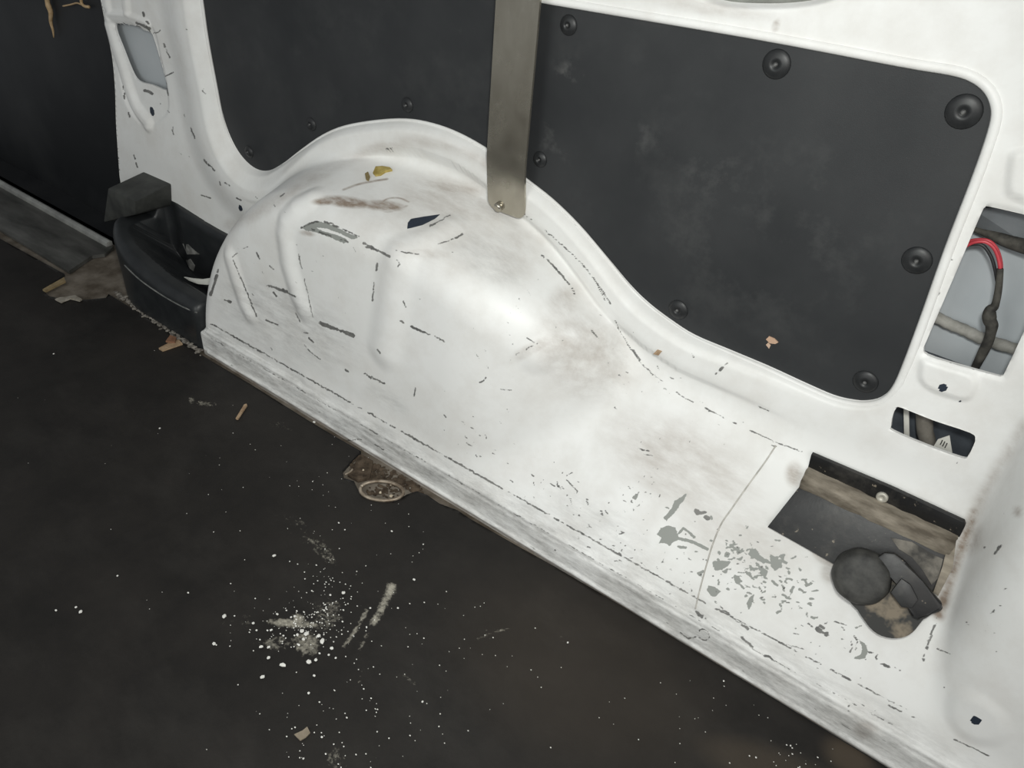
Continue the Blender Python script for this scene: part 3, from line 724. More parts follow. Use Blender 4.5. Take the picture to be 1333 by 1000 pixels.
used = np.zeros(len(MV), bool); used[MQ.ravel()] = True
remap = np.cumsum(used) - 1; MV = MV[used]; MQ = remap[MQ]
MATO = np_mesh('rubber_floor_mat', MV, MQ, MAT)
tag(MATO, 'black rubber load floor mat with white scuffs and scattered crumbs', 'floor mat')
U, Vp = project(MV)
#@MATPAINT
dust = mx(0.45 * blob(418, 715, 40, 14, 40), 0.22 * blob(390, 690, 50, 22, 40), 0.85 * stroke([(510, 764), (498, 790), (486, 812)], 9, 5), 0.8 * stroke([(478, 795), (462, 822), (447, 842)], 4, 3), 0.5 * stroke([(484, 815), (474, 835), (466, 850)], 4, 3),
          0.5 * stroke([(468, 866), (460, 884)], 2, 2), 0.55 * stroke([(474, 870), (466, 891)], 2.4, 2), 0.9 * blob(380, 812, 48, 9, 4), 0.95 * blob(389, 806, 12, 12), 0.7 * blob(400, 838, 30, 22, 20), 0.5 * blob(360, 838, 40, 14), 0.45 * blob(425, 800, 30, 34),
          0.6 * stroke([(622, 832), (640, 824), (662, 818)], 2.4, 1.6), 0.55 * stroke([(632, 820), (638, 832)], 2, 1.6), 0.5 * blob(270, 526, 26, 6, 8), 0.55 * blob(250, 521, 8, 8), 0.4 * stroke([(528, 878), (540, 892)], 3, 3), 0.35 * blob(438, 990, 26, 24),
          0.22 * blob(315, 808, 45, 14), 0.3 * stroke([(488, 986), (495, 996)], 2, 2), 0.25 * blob(735, 830, 10, 14), 0.2 * blob(360, 550, 40, 12, 30))
brown = mx(0.5 * blob(1105, 985, 50, 30, 30), 0.3 * blob(1000, 1000, 140, 40, 20), 0.12 * blob(760, 880, 260, 160, 30))
set_attr(MATO, 'dust', np.clip(dust, 0, 1)); set_attr(MATO, 'brown', np.clip(brown, 0, 1))
#@ENDMATPAINT
V_, F_ = [], []
for i, (x, y) in enumerate(MATP):
    V_ += [(x, y, 0.0008), (x, y, -0.006)]
    k = (i + 1) % len(MATP); F_.append((2 * i, 2 * i + 1, 2 * k + 1, 2 * k))
mesh_obj('cut_edge', V_, F_, BLACKP, MATO, smooth=False)

# ================================================================== LINER BOARD + CLIPS
board = empty('liner_panel', (PANEL[:, 0].mean(), YP, PANEL[:, 1].min()))
tag(board, 'matt black liner board in the white side wall, curved over the wheel arch', 'liner panel')
lo, hi = PANEL.min(0), PANEL.max(0)
pxs = np.arange(lo[0] - 0.01, hi[0] + 0.01, 0.006); pzs = np.arange(lo[1] - 0.01, hi[1] + 0.01, 0.006)
A, B = np.meshgrid(pxs, pzs, indexing='ij')
PV = np.stack([A.ravel(), np.full(A.size, YP), B.ravel()], 1)
PV[:, 1] += 0.0002 * np.sin(PV[:, 0] * 6) * np.sin(PV[:, 2] * 9)
PV, PQ = cut_grid(PV, len(pxs), len(pzs), [(lambda x, z: 0.006 - poly_sd(PANEL, x, z), -5)], 0.0)
used = np.zeros(len(PV), bool); used[PQ.ravel()] = True
remap = np.cumsum(used) - 1; PV = PV[used]; PQ = remap[PQ]
bo = np_mesh('board', PV, PQ, LINER)
bo.parent = board; bo.matrix_parent_inverse = board.matrix_world.inverted()
U, Vp = project(PV)
#@LINERPAINT
set_attr(bo, 'dust', np.clip(mx(0.9 * blob(740, 105, 30, 40), 0.6 * blob(720, 190, 30, 70), 0.45 * blob(830, 180, 40, 30), 0.4 * blob(930, 230, 60, 60), 0.35 * blob(480, 125, 40, 14), 0.3 * blob(400, 70, 20, 16), 0.3 * blob(600, 40, 30, 24), 0.35 * blob(815, 335, 12, 16), 0.2 * blob(1000, 300, 200, 150)), 0, 1))
#@ENDLINERPAINT
def lathe(prof, seg=24):
    V_, F_ = [], []
    for r, h in prof:
        for k in range(seg):
            a = 2 * math.pi * k / seg; V_.append((r * math.cos(a), -h, r * math.sin(a)))
    for i in range(len(prof) - 1):
        for k in range(seg):
            k2 = (k + 1) % seg; F_.append((i * seg + k, (i + 1) * seg + k, (i + 1) * seg + k2, i * seg + k2))
    F_.append(tuple(range((len(prof) - 1) * seg, len(prof) * seg))[::-1])
    return V_, F_
cv, cf = lathe([(0.0172, -0.004), (0.0172, 0.0010), (0.0160, 0.0024), (0.0125, 0.0040), (0.0085, 0.0050), (0.0052, 0.0054), (0.0044, 0.0038), (0.0008, 0.0036)])
clip0 = None
PINM = simple('dusty_clip_pin', (0.05, 0.05, 0.05), (0.16, 0.16, 0.155), 0.5, 0, 300)
for i, (a, b, s) in enumerate([(739, 33, 0.78), (1010, 84, 1.0), (1254, 146, 1.08), (1193, 340, 1.0), (1126, 498, 0.95), (882, 404, 0.9), (702, 208, 0.72), (529, 137, 0.72), (404, 162, 0.72), (323, 198, 0.72)]):
    p = at(a, b, YP - 0.003)
    if clip0 is None:
        c = mesh_obj('clip', cv, cf, CLIPM); clip0 = c
    else:
        c = clip0.copy(); COL.objects.link(c)
    c.location = (p[0], YP, p[2]); c.scale = (s, 1, s); c.rotation_euler = (0, random.uniform(0, 6), 0)
    c.parent = board; c.matrix_parent_inverse = board.matrix_world.inverted()
    if i == 0: pin0 = mesh_obj('pin', *lathe([(0.0026, 0.003), (0.0026, 0.0050), (0.0019, 0.0060), (0.0006, 0.0064)], 10), PINM); pn = pin0
    else: pn = pin0.copy(); COL.objects.link(pn)
    pn.parent = c

# ================================================================== STEEL STRAP
SW = 0.073

sx = 0.5 * (at(647, 0, 0.942)[0] + at(711, 0, 0.942)[0]) - 0.006
p_l = hit(629, 250); p_r = hit(672, 292)
zb = 0.5 * (p_l[2] + p_r[2]); yb_ = 0.5 * (p_l[1] + p_r[1])
strap = empty('steel_strap', (sx, yb_, zb)); tag(strap, 'bare grey steel strap standing upright in front of the black liner board', 'metal strap')
YS = 0.942
prof = catmull([(YS, 1.16), (YS, 0.90), (YS, 0.70), (YS, zb + 0.115), (YS + 0.0003, zb + 0.094), (YS + 0.0016, zb + 0.078), (YS + 0.0050, zb + 0.050), (YS + 0.0105, zb + 0.012), (YS + 0.012, zb)], 5)
nn = len(prof); V_, F_ = [], []
NX = 9
tn = np.gradient(prof, axis=0); tn /= np.linalg.norm(tn, axis=1)[:, None]
for side in (0, 1):
    for i, (y, z) in enumerate(prof):
        dist = np.linalg.norm(prof[-1] - prof[i])
        r = 0.016; hw = SW / 2
        if dist < r: hw = SW / 2 - r + math.sqrt(max(r * r - (r - dist) ** 2, 1e-8))
        ny, nz = -tn[i][1], tn[i][0]
        for k in range(NX):
            u = -1 + 2 * k / (NX - 1)
            V_.append((sx + u * hw, y + ny * 0.004 * side, z + nz * 0.004 * side))
idx = lambda sd, i, k: sd * nn * NX + i * NX + k
for i in range(nn - 1):
    for k in range(NX - 1):
        F_.append((idx(0, i, k), idx(0, i, k + 1), idx(0, i + 1, k + 1), idx(0, i + 1, k)))
        F_.append((idx(1, i, k), idx(1, i + 1, k), idx(1, i + 1, k + 1), idx(1, i, k + 1)))
    for k in (0, NX - 1):
        F_.append((idx(0, i, k), idx(1, i, k), idx(1, i + 1, k), idx(0, i + 1, k)))
for k in range(NX - 1):
    F_.append((idx(0, nn - 1, k), idx(0, nn - 1, k + 1), idx(1, nn - 1, k + 1), idx(1, nn - 1, k)))
bm = bmesh.new(); vv = [bm.verts.new(tuple(map(float, v))) for v in V_]
for f in F_: bm.faces.new([vv[i] for i in f])
from_bm('strap_band', bm, STEEL, strap)
def disc_stack(name, c, n, prof, mat, parent, seg=18, t=(1, 0, 0)):
    t_, b_, n_ = basis(n, t); V_, F_ = [], []
    for r, h in prof:
        for k in range(seg):
            a = 2 * math.pi * k / seg; V_.append(np.array(c) + (t_ * math.cos(a) + b_ * math.sin(a)) * r + n_ * h)
    for i in range(len(prof) - 1):
        for k in range(seg):
            k2 = (k + 1) % seg; F_.append((i * seg + k, i * seg + k2, (i + 1) * seg + k2, (i + 1) * seg + k))
    F_.append(tuple(range((len(prof) - 1) * seg, len(prof) * seg)))
    return mesh_obj(name, V_, F_, mat, parent)
pbolt = at(648, 270, YS + 0.0075)
disc_stack('bolt_head', pbolt, (0, -0.99, -0.14), [(0.0075, -0.004), (0.0075, 0.002), (0.006, 0.0038), (0.003, 0.0044), (0.001, 0.0045)], STEEL, strap)

# ================================================================== SLIDING DOOR, THRESHOLD
bm = bmesh.new(); prism(bm, [(-3.3, -0.03), (-1.83, -0.03), (-1.83, 1.25), (-3.3, 1.25)], lambda a, b, t: (a, t, b), 1.015, 1.03)
door = struct(from_bm('door_1', bm, DOORM, smooth=False))
e0 = atz(84, 357, 0.002); e1 = atz(133, 342, 0.002)
thr = empty('trim_1', (-2.2, 0.84, 0.0)); struct(thr)
bm = bmesh.new(); xe = atz(131, 330, 0.004)[0]
prism(bm, [(-3.3, 0.768), (e0[0], 0.768), (xe - 0.005, 0.85), (xe + 0.012, 0.875), (xe - 0.01, 0.912), (-3.3, 0.912)], lambda a, b, t: (a, b, t), -0.004, 0.005)
from_bm('threshold_plate', bm, TRIM, thr, bevel=0.0015)
bm = bmesh.new(); prism(bm, [(0.900, 0.004), (0.918, 0.004), (0.918, 0.016), (0.912, 0.019), (0.903, 0.016)], lambda a, b, t: (t, a, b), -3.3, xe - 0.02)
from_bm('raised_lip', bm, LIP, thr, bevel=0.001)
# step well below the door, behind the lip
bm = bmesh.new(); prism(bm, [(-3.3, 0.93), (-1.62, 0.93), (-1.62, 1.02), (-3.3, 1.02)], lambda a, b, t: (a, b, t), -0.05, -0.006)
from_bm('step_well', bm, DOORM, thr, smooth=False)

# ================================================================== STEP MOULDING (black plastic pocket in front of the wheel arch)
def mould(x, y, z):
    lift = sst(-1.42, -1.68, x)
    T = 0.112 + 0.052 * lift + 0.072 * sst(0.915, 0.945, y) * (1 - 0.45 * lift)
    ycut = 0.7785 + 0.060 * np.clip((-1.54 - x) / 0.16, 0, 1.5) ** 2
    o = smax(smax(z - T, ycut - y, 0.028), smax(-(x + 1.715), x + 1.318, 0.01), 0.020)
    o = smax(o, y - 0.962, 0.006)
    pk = smax(smax(np.abs(x + 1.475) - 0.175, np.abs(y - 0.884 - 0.3 * np.clip(-1.58 - x, 0, 1)) - 0.054, 0.035), 0.022 - z, 0.025)
    return smax(o, -pk, 0.010)
mX = np.arange(-1.74, -1.305, 0.003, dtype=np.float32); mW = np.arange(0.515, 0.88, 0.0022, dtype=np.float32)
A, B = np.meshgrid(mX, mW, indexing='ij')
MVv = march(lambda x, y, z: np.minimum(mould(x, y, z), z + 0.012), A, B, 0.3, 0.82, 60)
i = np.arange(A.size).reshape(A.shape)
Qm = np.stack([i[:-1, :-1].ravel(), i[1:, :-1].ravel(), i[1:, 1:].ravel(), i[:-1, 1:].ravel()], 1)
ok = (MVv[Qm][:, :, 2].max(1) > -0.009) & (MVv[Qm][:, :, 1].max(1) < 0.972)
Qm = Qm[ok]; used = np.zeros(len(MVv), bool); used[Qm.ravel()] = True; remap = np.cumsum(used) - 1
tray = empty('step_moulding', (-1.5, 0.87, 0.0)); tag(tray, 'black plastic step moulding with a deep pocket in front of the wheel arch', 'plastic moulding')
mo = np_mesh('pocket_body', MVv[used], remap[Qm], BLACKP); mo.parent = tray; mo.matrix_parent_inverse = tray.matrix_world.inverted()
# wedge shaped end block against the pillar
def px_prism(name, px, Y0, Y1, mat, parent, bevel=0.003):
    poly = [tuple(at(a, b, Y0)[[0, 2]]) for a, b in px]
    bm = bmesh.new(); prism(bm, poly, lambda a, b, t: (a, t, b), Y0, Y1)
    return from_bm(name, bm, mat, parent, bevel=bevel)
blk = [at(134, 290, 0.865), at(176, 280, 0.865), at(176, 262, 0.865), at(140, 245, 0.865)]
bk = [np.array([p[0] + 0.01, 0.958, p[2] + (0.02 if i > 1 else 0)]) for i, p in enumerate(blk)]
bm = bmesh.new(); v = [bm.verts.new(tuple(map(float, p))) for p in blk + bk]
for f in ((0, 1, 2, 3), (7, 6, 5, 4), (0, 4, 5, 1), (1, 5, 6, 2), (2, 6, 7, 3), (3, 7, 4, 0)): bm.faces.new([v[i] for i in f])
from_bm('end_block', bm, simple('greyed_plastic_block', (0.018, 0.019, 0.018), (0.050, 0.052, 0.047), 0.6, 0, 18), tray, bevel=0.006)
# added crescent standing for the white body metal inside the pocket
px_prism('pale_body_crescent', [(239, 361), (247, 366), (258, 370), (270, 371), (281, 368), (286, 359), (277, 362), (262, 364), (250, 363)], 0.848, 0.852, simple('pale_body_crescent', (0.6, 0.6, 0.55), (0.7, 0.7, 0.65), 0.5), tray, 0.0006)
GREYM = simple('grey_scuffed_label', (0.10, 0.10, 0.095), (0.26, 0.26, 0.245), 0.7, 0, 60)
for q_ in ([(238, 317), (245, 318), (252, 325), (260, 331), (244, 331)], [(243, 339), (248, 337), (254, 346), (252, 353), (247, 349)]):
    pq = [hit(a_, b_, mould) for a_, b_ in q_]; nq = normal(np.mean(pq, 0), mould)
    mesh_obj('scuffed_label', [p + nq * 0.0012 for p in pq] + [p for p in pq], [tuple(range(5)), (0, 5, 6, 1), (1, 6, 7, 2), (2, 7, 8, 3), (3, 8, 9, 4), (4, 9, 5, 0)], GREYM, tray, smooth=False)
rdg = np.array([hit(a_, b_, mould) for a_, b_ in [(163, 345), (174, 356), (188, 368), (213, 385), (238, 399), (257, 407)]])
rdg = np.array([p + normal(p, mould) * 0.0014 for p in rdg])
tube('pale_ridge_line', catmull(rdg, 6), 0.0018, simple('pale_plastic_ridge', (0.06, 0.062, 0.06), (0.2, 0.2, 0.19), 0.5, 0, 40), tray, 7)  # pale tube along the front ridge
dp = catmull([at(187, 258, 0.957), at(215, 271, 0.957), at(250, 287, 0.957), at(285, 304, 0.957), at(306, 315, 0.957)], 5)
tube('dusty_flange', dp, 0.0055, DUSTY, tray)
# ================================================================== BRACKET WITH KNOB
NL = np.array([0.0, -0.833, 0.554]); NL /= np.linalg.norm(NL)
P0 = np.array([0.0, 0.786, 0.060])
def onledge(px, py, off):
    d = ray(px, py); p0 = P0 + NL * off; return CAM + d * ((p0 - CAM).dot(NL) / d.dot(NL))
Z5 = lambda x, y: (980 + x / 3.572, 560 + y / 3.572)
def ledge_prism(name, px, off0, off1, mat, parent, bevel=0.001):
    hi = [onledge(a, b, off1) for a, b in px]
    lo = [p - NL * (off1 - off0) for p in hi]
    bm = bmesh.new(); h = [bm.verts.new(tuple(map(float, p))) for p in hi]; l = [bm.verts.new(tuple(map(float, p))) for p in lo]
    n = len(h); bm.faces.new(h); bm.faces.new(l[::-1])
    for i in range(n): bm.faces.new((h[i], l[i], l[(i + 1) % n], h[(i + 1) % n]))
    return from_bm(name, bm, mat, parent, bevel=bevel)
bp = onledge(1120, 720, 0.0)
brk = empty('angle_bracket', bp); tag(brk, 'black steel angle bracket with round knob and latch, screwed beside the rear pillar', 'bracket')
ledge_prism('base_plate', [Z5(212, 268), Z5(68, 450), Z5(375, 622), Z5(560, 735), Z5(835, 760), Z5(945, 512), Z5(600, 395)], 0.003, 0.009, BRKT, brk)
YF = 0.936
top = [at(*Z5(272, 112), YF), at(*Z5(640, 270), YF), at(*Z5(982, 428), YF), at(*Z5(988, 445), YF), at(*Z5(955, 512), YF), at(*Z5(600, 360), YF), at(*Z5(250, 195), YF)]
bm = bmesh.new(); prism(bm, [(p[0], p[2]) for p in top], lambda a, b, t: (a, t, b), YF, YF + 0.007)
from_bm('wall_flange', bm, BRKT, brk, bevel=0.001)
# dust caked bend between flange and plate
a0, a1 = at(*Z5(258, 170), YF + 0.001), at(*Z5(957, 490), YF + 0.001)
b0, b1 = onledge(*Z5(214, 268), 0.010), onledge(*Z5(905, 590), 0.010)
V_, F_ = [], []; n = 14; m = 7
for i in range(n + 1):
    t = i / n; A_ = a0 + (a1 - a0) * t; B_ = b0 + (b1 - b0) * t
    for k in range(m + 1):
        u = k / m; p = A_ + (B_ - A_) * u + np.array([0, -0.010, 0.008]) * math.sin(math.pi * u) + RNG.normal(0, 0.0006, 3)
        V_.append(p)
for i in range(n):
    for k in range(m):
        q = i * (m + 1) + k; F_.append((q, q + m + 1, q + m + 2, q + 1))
# closed ends
c0 = len(V_); V_.append((a0 + b0) / 2 + np.array([0, 0.012, -0.01])); F_ += [(k, k + 1, c0) for k in range(m)]
c1 = len(V_); V_.append((a1 + b1) / 2 + np.array([0, 0.012, -0.01])); F_ += [(n * (m + 1) + k + 1, n * (m + 1) + k, c1) for k in range(m)]
mesh_obj('dusty_bend', V_, F_, DUSTY, brk)
ledge_prism('dust_patch', [Z5(945, 520), Z5(900, 560), Z5(880, 640), Z5(838, 755), Z5(862, 772), Z5(930, 640)], 0.009, 0.0115, DUSTY, brk, 0.0005)
ledge_prism('dust_smear', [Z5(*p) for p in [(640, 500), (740, 520), (830, 575), (885, 600), (862, 690), (830, 720), (790, 650), (740, 590), (680, 555)]], 0.009, 0.0100, simple('grey_dust_film', (0.05, 0.048, 0.044), (0.19, 0.175, 0.15), 0.8, 0, 30, 0.3, 0.2, lo=0.42, hi=0.62), brk, 0.0003)
sc = at(*Z5(601, 313), YF - 0.002)
scr = disc_stack('screw', sc, (0, -1, 0.1), [(0.0078, -0.003), (0.0078, 0.001), (0.0065, 0.0022), (0.003, 0.0026), (0.0025, 0.001), (0.001, 0.001)], simple('pale_screw_head', (0.36, 0.34, 0.29), (0.52, 0.5, 0.44), 0.45, 0.3, 80), brk)
tg = catmull([Z5(*p) for p in [(400, 720), (420, 775), (470, 815), (515, 880), (560, 935), (622, 965), (690, 966), (742, 942), (785, 890), (815, 862), (872, 842), (880, 815), (830, 750), (750, 665), (665, 590), (560, 590), (440, 640)]], 3, True)
ledge_prism('latch_plate', [tuple(p) for p in tg], 0.006, 0.020, TONGUE, brk, 0.002)
wd = [Z5(*p) for p in [(565, 602), (612, 570), (660, 575), (712, 615), (790, 705), (884, 812), (872, 838), (818, 858), (770, 885), (742, 872), (718, 820), (690, 770), (668, 715), (660, 690), (630, 655)]]
LEV = ledge_prism('latch_lever', wd, 0.018, 0.034, BRKT, brk, 0.003)
ledge_prism('lever_step', [Z5(*p) for p in [(640, 755), (690, 690), (735, 720), (770, 790), (740, 830), (690, 825)]], 0.034, 0.040, BRKT, LEV, 0.002)
kc = onledge(*Z5(502, 690), 0.040)
kt, kb, kn = basis(NL, (1, 0, 0)); V_, F_ = [], []; seg = 48
kp = [(0.0350, -0.034), (0.0375, -0.026), (0.0372, -0.014), (0.0355, -0.006), (0.0325, -0.001), (0.029, 0.0012), (0.020, 0.003), (0.008, 0.0035), (0.0005, 0.0035)]
for j, (r, h) in enumerate(kp):
    for k in range(seg):
        a = 2 * math.pi * k / seg; rr = r * (1 + (0.010 * math.cos(9 * a) if j < 4 else 0))
        V_.append(kc + (kt * math.cos(a) + kb * math.sin(a)) * rr + kn * h)
for j in range(len(kp) - 1):
    for k in range(seg):
        k2 = (k + 1) % seg; F_.append((j * seg + k, j * seg + k2, (j + 1) * seg + k2, (j + 1) * seg + k))
F_.append(tuple(range((len(kp) - 1) * seg, len(kp) * seg)))
mesh_obj('round_knob', V_, F_, KNOB, brk)

# seam sealer line across the ledge, a part of the wall
sp = [hit(a, b) for a, b in [(1010, 580), (997, 600), (984, 618), (968, 640), (952, 663), (939, 682), (928, 708), (919, 738), (911, 768), (905, 793)]]
tube('seam_bead', catmull(np.array([p - normal(p) * 0.0004 for p in sp]), 5), 0.0014, SEALER, SIDE, seg=6)

# ================================================================== WIRING IN THE REAR CAVITY
wl = empty('wire_loom', at(1272, 478, 1.0)); tag(wl, 'taped wire loom with red wires looping through the wall cut-out', 'wires')
def W_(pts, Y): return catmull(np.array([at(a, b, y) for (a, b), y in zip(pts, Y if hasattr(Y, '__len__') else [Y] * len(pts))]), 6)
tube('red_wire', W_([(1246, 330), (1258, 320), (1270, 315), (1283, 315), (1293, 322), (1299, 334), (1302, 350), (1301, 364)], 1.0), 0.0022, RED, wl, 8)
tube('red_wire', W_([(1246, 325), (1260, 315), (1274, 312), (1288, 314), (1298, 325), (1303, 342), (1303, 358)], 1.004), 0.0020, RED, wl, 8)
tube('black_wire', W_([(1250, 322), (1268, 318), (1280, 320), (1290, 334), (1295, 350), (1298, 366)], 1.006), 0.0020, BLACKW, wl, 8)
tp = W_([(1302, 350), (1301, 365), (1299, 382), (1295, 398), (1289, 404), (1288, 416), (1291, 424), (1288, 440), (1283, 452), (1276, 466), (1269, 480), (1266, 490)], [0.998] * 8 + [1.0, 1.005, 1.015, 1.02])
rr = np.interp(np.linspace(0, 1, len(tp)), [0, .25, .36, .42, .55, .6, .75, 1], [0.0035, 0.0042, 0.0062, 0.0078, 0.0070, 0.0058, 0.0060, 0.0040])
tube('taped_sleeve', tp, list(rr), TAPE, wl, 12)
cd = W_([(1190, 402), (1216, 412), (1236, 422), (1256, 430), (1276, 440), (1300, 448), (1340, 460)], 1.034)
cr = 0.0075 + 0.0004 * np.sin(np.arange(len(cd)) * 1.9)
tag(tube('corrugated_conduit', cd, list(cr), CONDUIT, None, 12), 'dusty grey conduit crossing low behind the taped wire loom', 'conduit')
cd2 = W_([(1255, 294), (1275, 301), (1296, 308), (1318, 316), (1345, 324)], [1.03, 1.028, 1.024, 1.02, 1.015])
tag(tube('upper_cable', cd2, list(np.interp(np.linspace(0, 1, len(cd2)), [0, .3, .6, 1], [0.002, 0.004, 0.0075, 0.009])), TAPE, None, 12), 'thick dark cable crossing high behind the red wire loop', 'cable')
bm = bmesh.new()
br = [at(1262, 292, 1.034), at(1345, 322, 1.030), at(1392, 262, 1.030), at(1270, 262, 1.034)]
v0 = [bm.verts.new(tuple(p)) for p in br]; v1 = [bm.verts.new((p[0], p[1] - (0.028 if i > 1 else 0.004), p[2])) for i, p in enumerate(br)]
bm.faces.new(v0); bm.faces.new(v1[::-1])
for i in range(4): bm.faces.new((v0[i], v1[i], v1[(i + 1) % 4], v0[(i + 1) % 4]))
from_bm('inner_brace', bm, simple('shade_grey_brace', (0.16, 0.175, 0.185), (0.20, 0.215, 0.225), 0.5), SIDE)  # shade on the brace put into its darker grey
# lower cavity with bracket pieces and a torn tag
plate('cavity_shade_plate', -0.10, 0.30, 0.26, 0.475, 1.022, simple('cavity_shade', (0.045, 0.052, 0.062), (0.075, 0.085, 0.098), 0.5), parent=SIDE)  # dark sheet added behind the small slot, standing in for cavity shade
tg_ = px_prism('paper_tag', [(1213, 585), (1221, 572), (1236, 567), (1240, 592), (1236, 602), (1214, 598)], 0.992, 0.993, PAPER, None, 0); tag(tg_, 'torn off-white tag inside the small slot below the wire loom', 'tag')
for k in range(3):
    q = W_([(1227 + 3 * k, 573 + 2 * k), (1224 + 3 * k, 579 + 2 * k)], 0.9915)
    tube('print_mark', q, 0.0007, INK, tg_, 5)
pc = W_([(1203, 535), (1204, 560), (1207, 572), (1209, 590)], 1.006)
tag(tube('brown_pipe_stub', pc, 0.0105, simple('brown_grey_rubber', (0.10, 0.09, 0.075), (0.2, 0.185, 0.16), 0.7), None, 12), 'brownish rubber pipe behind the torn tag in the small slot', 'pipe')
tag(px_prism('pale_rail_strip', [(1176, 530), (1183, 533), (1184, 580), (1177, 577)], 1.010, 1.013, PAPER, None, 0.0005), 'pale upright strip at the left end of the small wall slot', 'strip')
# grommet round the high opening
gp = np.array([(x, float(relief(np.array([x]), np.array([z]))[0]) - 0.001, z) for x, z in HOLE_TOP]); gp = np.vstack([gp, gp[:2]])
tube('opening_seal', gp, 0.0045, RUBBERG, SIDE, 8)

# ================================================================== TIE-DOWN RING IN THE TORN MAT CORNER
z0 = -0.006
rg = empty('tie_down_ring', atz(500, 640, z0)); tag(rg, 'dirty metal tie-down ring exposed where the black mat is torn', 'tie ring')
cen = atz(497, 639, 0.004); ax1 = atz(470, 634, 0.004) - cen; ax2 = atz(505, 628, 0.006) - cen; ax2[2] = 0.004
pts = [cen + ax1 * math.cos(a) * 1.0 + ax2 * math.sin(a) * 0.95 for a in np.linspace(0, 2 * math.pi, 33)]
tube('ring', pts, 0.0032, RINGM, rg, 8)
ax = (atz(520, 630, 0) - atz(470, 600, 0)); ax /= np.linalg.norm(ax)
bm = bmesh.new(); prism(bm, [tuple(atz(a, b, 0)[:2]) for a, b in [(470, 592), (486, 601), (482, 622), (466, 626), (452, 618)]], lambda a, b, t: (a, b, t), -0.006, 0.003)
from_bm('ring_plate', bm, EARTH, rg, bevel=0.002)
tube('plate_edge', catmull([atz(449, 618, 0.003), atz(455, 615, 0.003), atz(459, 611, 0.003)], 4), 0.0018, RINGM, rg, 6)
def lump(name, c, r, mat, flat=0.6, n=1, parent=None):
    bm = bmesh.new(); bmesh.ops.create_icosphere(bm, subdivisions=n, radius=r)
    for v in bm.verts:
        v.co *= random.uniform(0.72, 1.2); v.co.z *= flat
    rot = Matrix.Rotation(random.uniform(0, 6.28), 3, 'Z')
    for v in bm.verts: v.co = rot @ v.co + Vector(tuple(map(float, c)))
    return from_bm(name, bm, mat, parent)
# packed dirt in the tear: nobody could count it
bm = bmesh.new()
for _ in range(260):
    a = random.random(); b = random.random()
    px = 455 + 95 * a; py = 590 + 0.5 * (px - 470) + 28 * b * (1 - 0.6 * a) + 4
    p = atz(px, py, z0); r = random.uniform(0.0015, 0.0055)
    if p[1] > 0.772: continue
    mtx = Matrix.Translation(Vector((p[0], p[1], z0 + r * 0.3))) @ Matrix.Rotation(random.uniform(0, 6), 4, 'Z') @ Matrix.Diagonal((random.uniform(.7, 1.6), 1, 0.55, 1))
    bmesh.ops.create_icosphere(bm, subdivisions=1, radius=r, matrix=mtx)
for _ in range(70):
    p = atz(497 + random.gauss(0, 11), 640 + random.gauss(0, 4), z0); r = random.uniform(0.0015, 0.004)
    bmesh.ops.create_icosphere(bm, subdivisions=1, radius=r, matrix=Matrix.Translation(Vector((p[0], p[1], z0 + r * 0.3))) @ Matrix.Diagonal((random.uniform(.7, 1.6), 1, 0.55, 1)))
dso = from_bm('packed_dirt', bm, EARTH); dso['kind'] = 'stuff'; dso['label'] = 'packed brown dirt in the tear of the floor mat'; dso['category'] = 'dirt'

# ================================================================== LITTER
def lie(name, px, z, t, mat, label, cat, group=None, tilt=0.0):
    poly = [atz(a, b, z)[:2] for a, b in px]
    bm = bmesh.new(); prism(bm, [tuple(p) for p in poly], lambda a, b, t_: (a, b, t_ + tilt * (a - poly[0][0])), z, z + t)
    return tag(from_bm(name, bm, mat, None, smooth=False), label, cat, group)
lie('wood_splinter', [(307, 546), (310, 547), (322, 529), (321, 527), (318, 528)], 0.0015, 0.003, BARK, 'short tan wood splinter lying alone on the black mat', 'splinter')
lie('wood_splinter', [(207, 455), (212, 458), (238, 449), (233, 444), (224, 446)], 0.0015, 0.004, BARK, 'tan splinter on the mat edge below the black moulding', 'splinter')
lie('bark_chip', [(216, 446), (222, 438), (230, 441), (228, 447)], 0.006, 0.004, simple('red_brown_bark', (0.16, 0.075, 0.04), (0.27, 0.14, 0.08), 0.8), 'red-brown bark chip on top of the splinter by the moulding', 'bark')
lie('card_scrap', [(383, 957), (394, 952), (400, 947), (404, 955), (398, 961), (391, 965)], 0.0015, 0.002, TAN, 'small tan card scrap near the bottom of the black mat', 'scrap')
lie('board_offcut', [(56, 379), (60, 381), (86, 368), (84, 363)], 0.001, 0.005, EDGEY, 'yellowed sliver lying at the end of the threshold plate', 'offcut')
lie('foil_scrap', [(72, 391), (78, 389), (88, 388), (98, 386), (107, 391), (104, 393), (92, 390), (84, 393), (80, 395)], 0.001, 0.004, simple('pale_foil', (0.3, 0.27, 0.22), (0.5, 0.46, 0.4), 0.4, 0.3, 80), 'crumpled pale scrap on the mat beside the yellowed sliver', 'scrap')
for (a_, b_, w_, lb) in ((509, 646, 4, 'pale grit fleck inside the tie-down ring, nearer its right end'), (495, 641, 3, 'pale grit fleck in the middle of the tie-down ring'), (509, 631, 3, 'pale grit fleck just above the tie-down ring'), (473, 612, 2.4, 'pale grit fleck on the dirty plate beside the tie-down ring')):
    tag(lump('grit_fleck', atz(a_, b_, -0.001 if a_ > 480 else 0.004), w_ / 1000, simple('pale_grit', (0.4, 0.33, 0.24), (0.6, 0.52, 0.4), 0.7), 0.6), lb, 'grit')
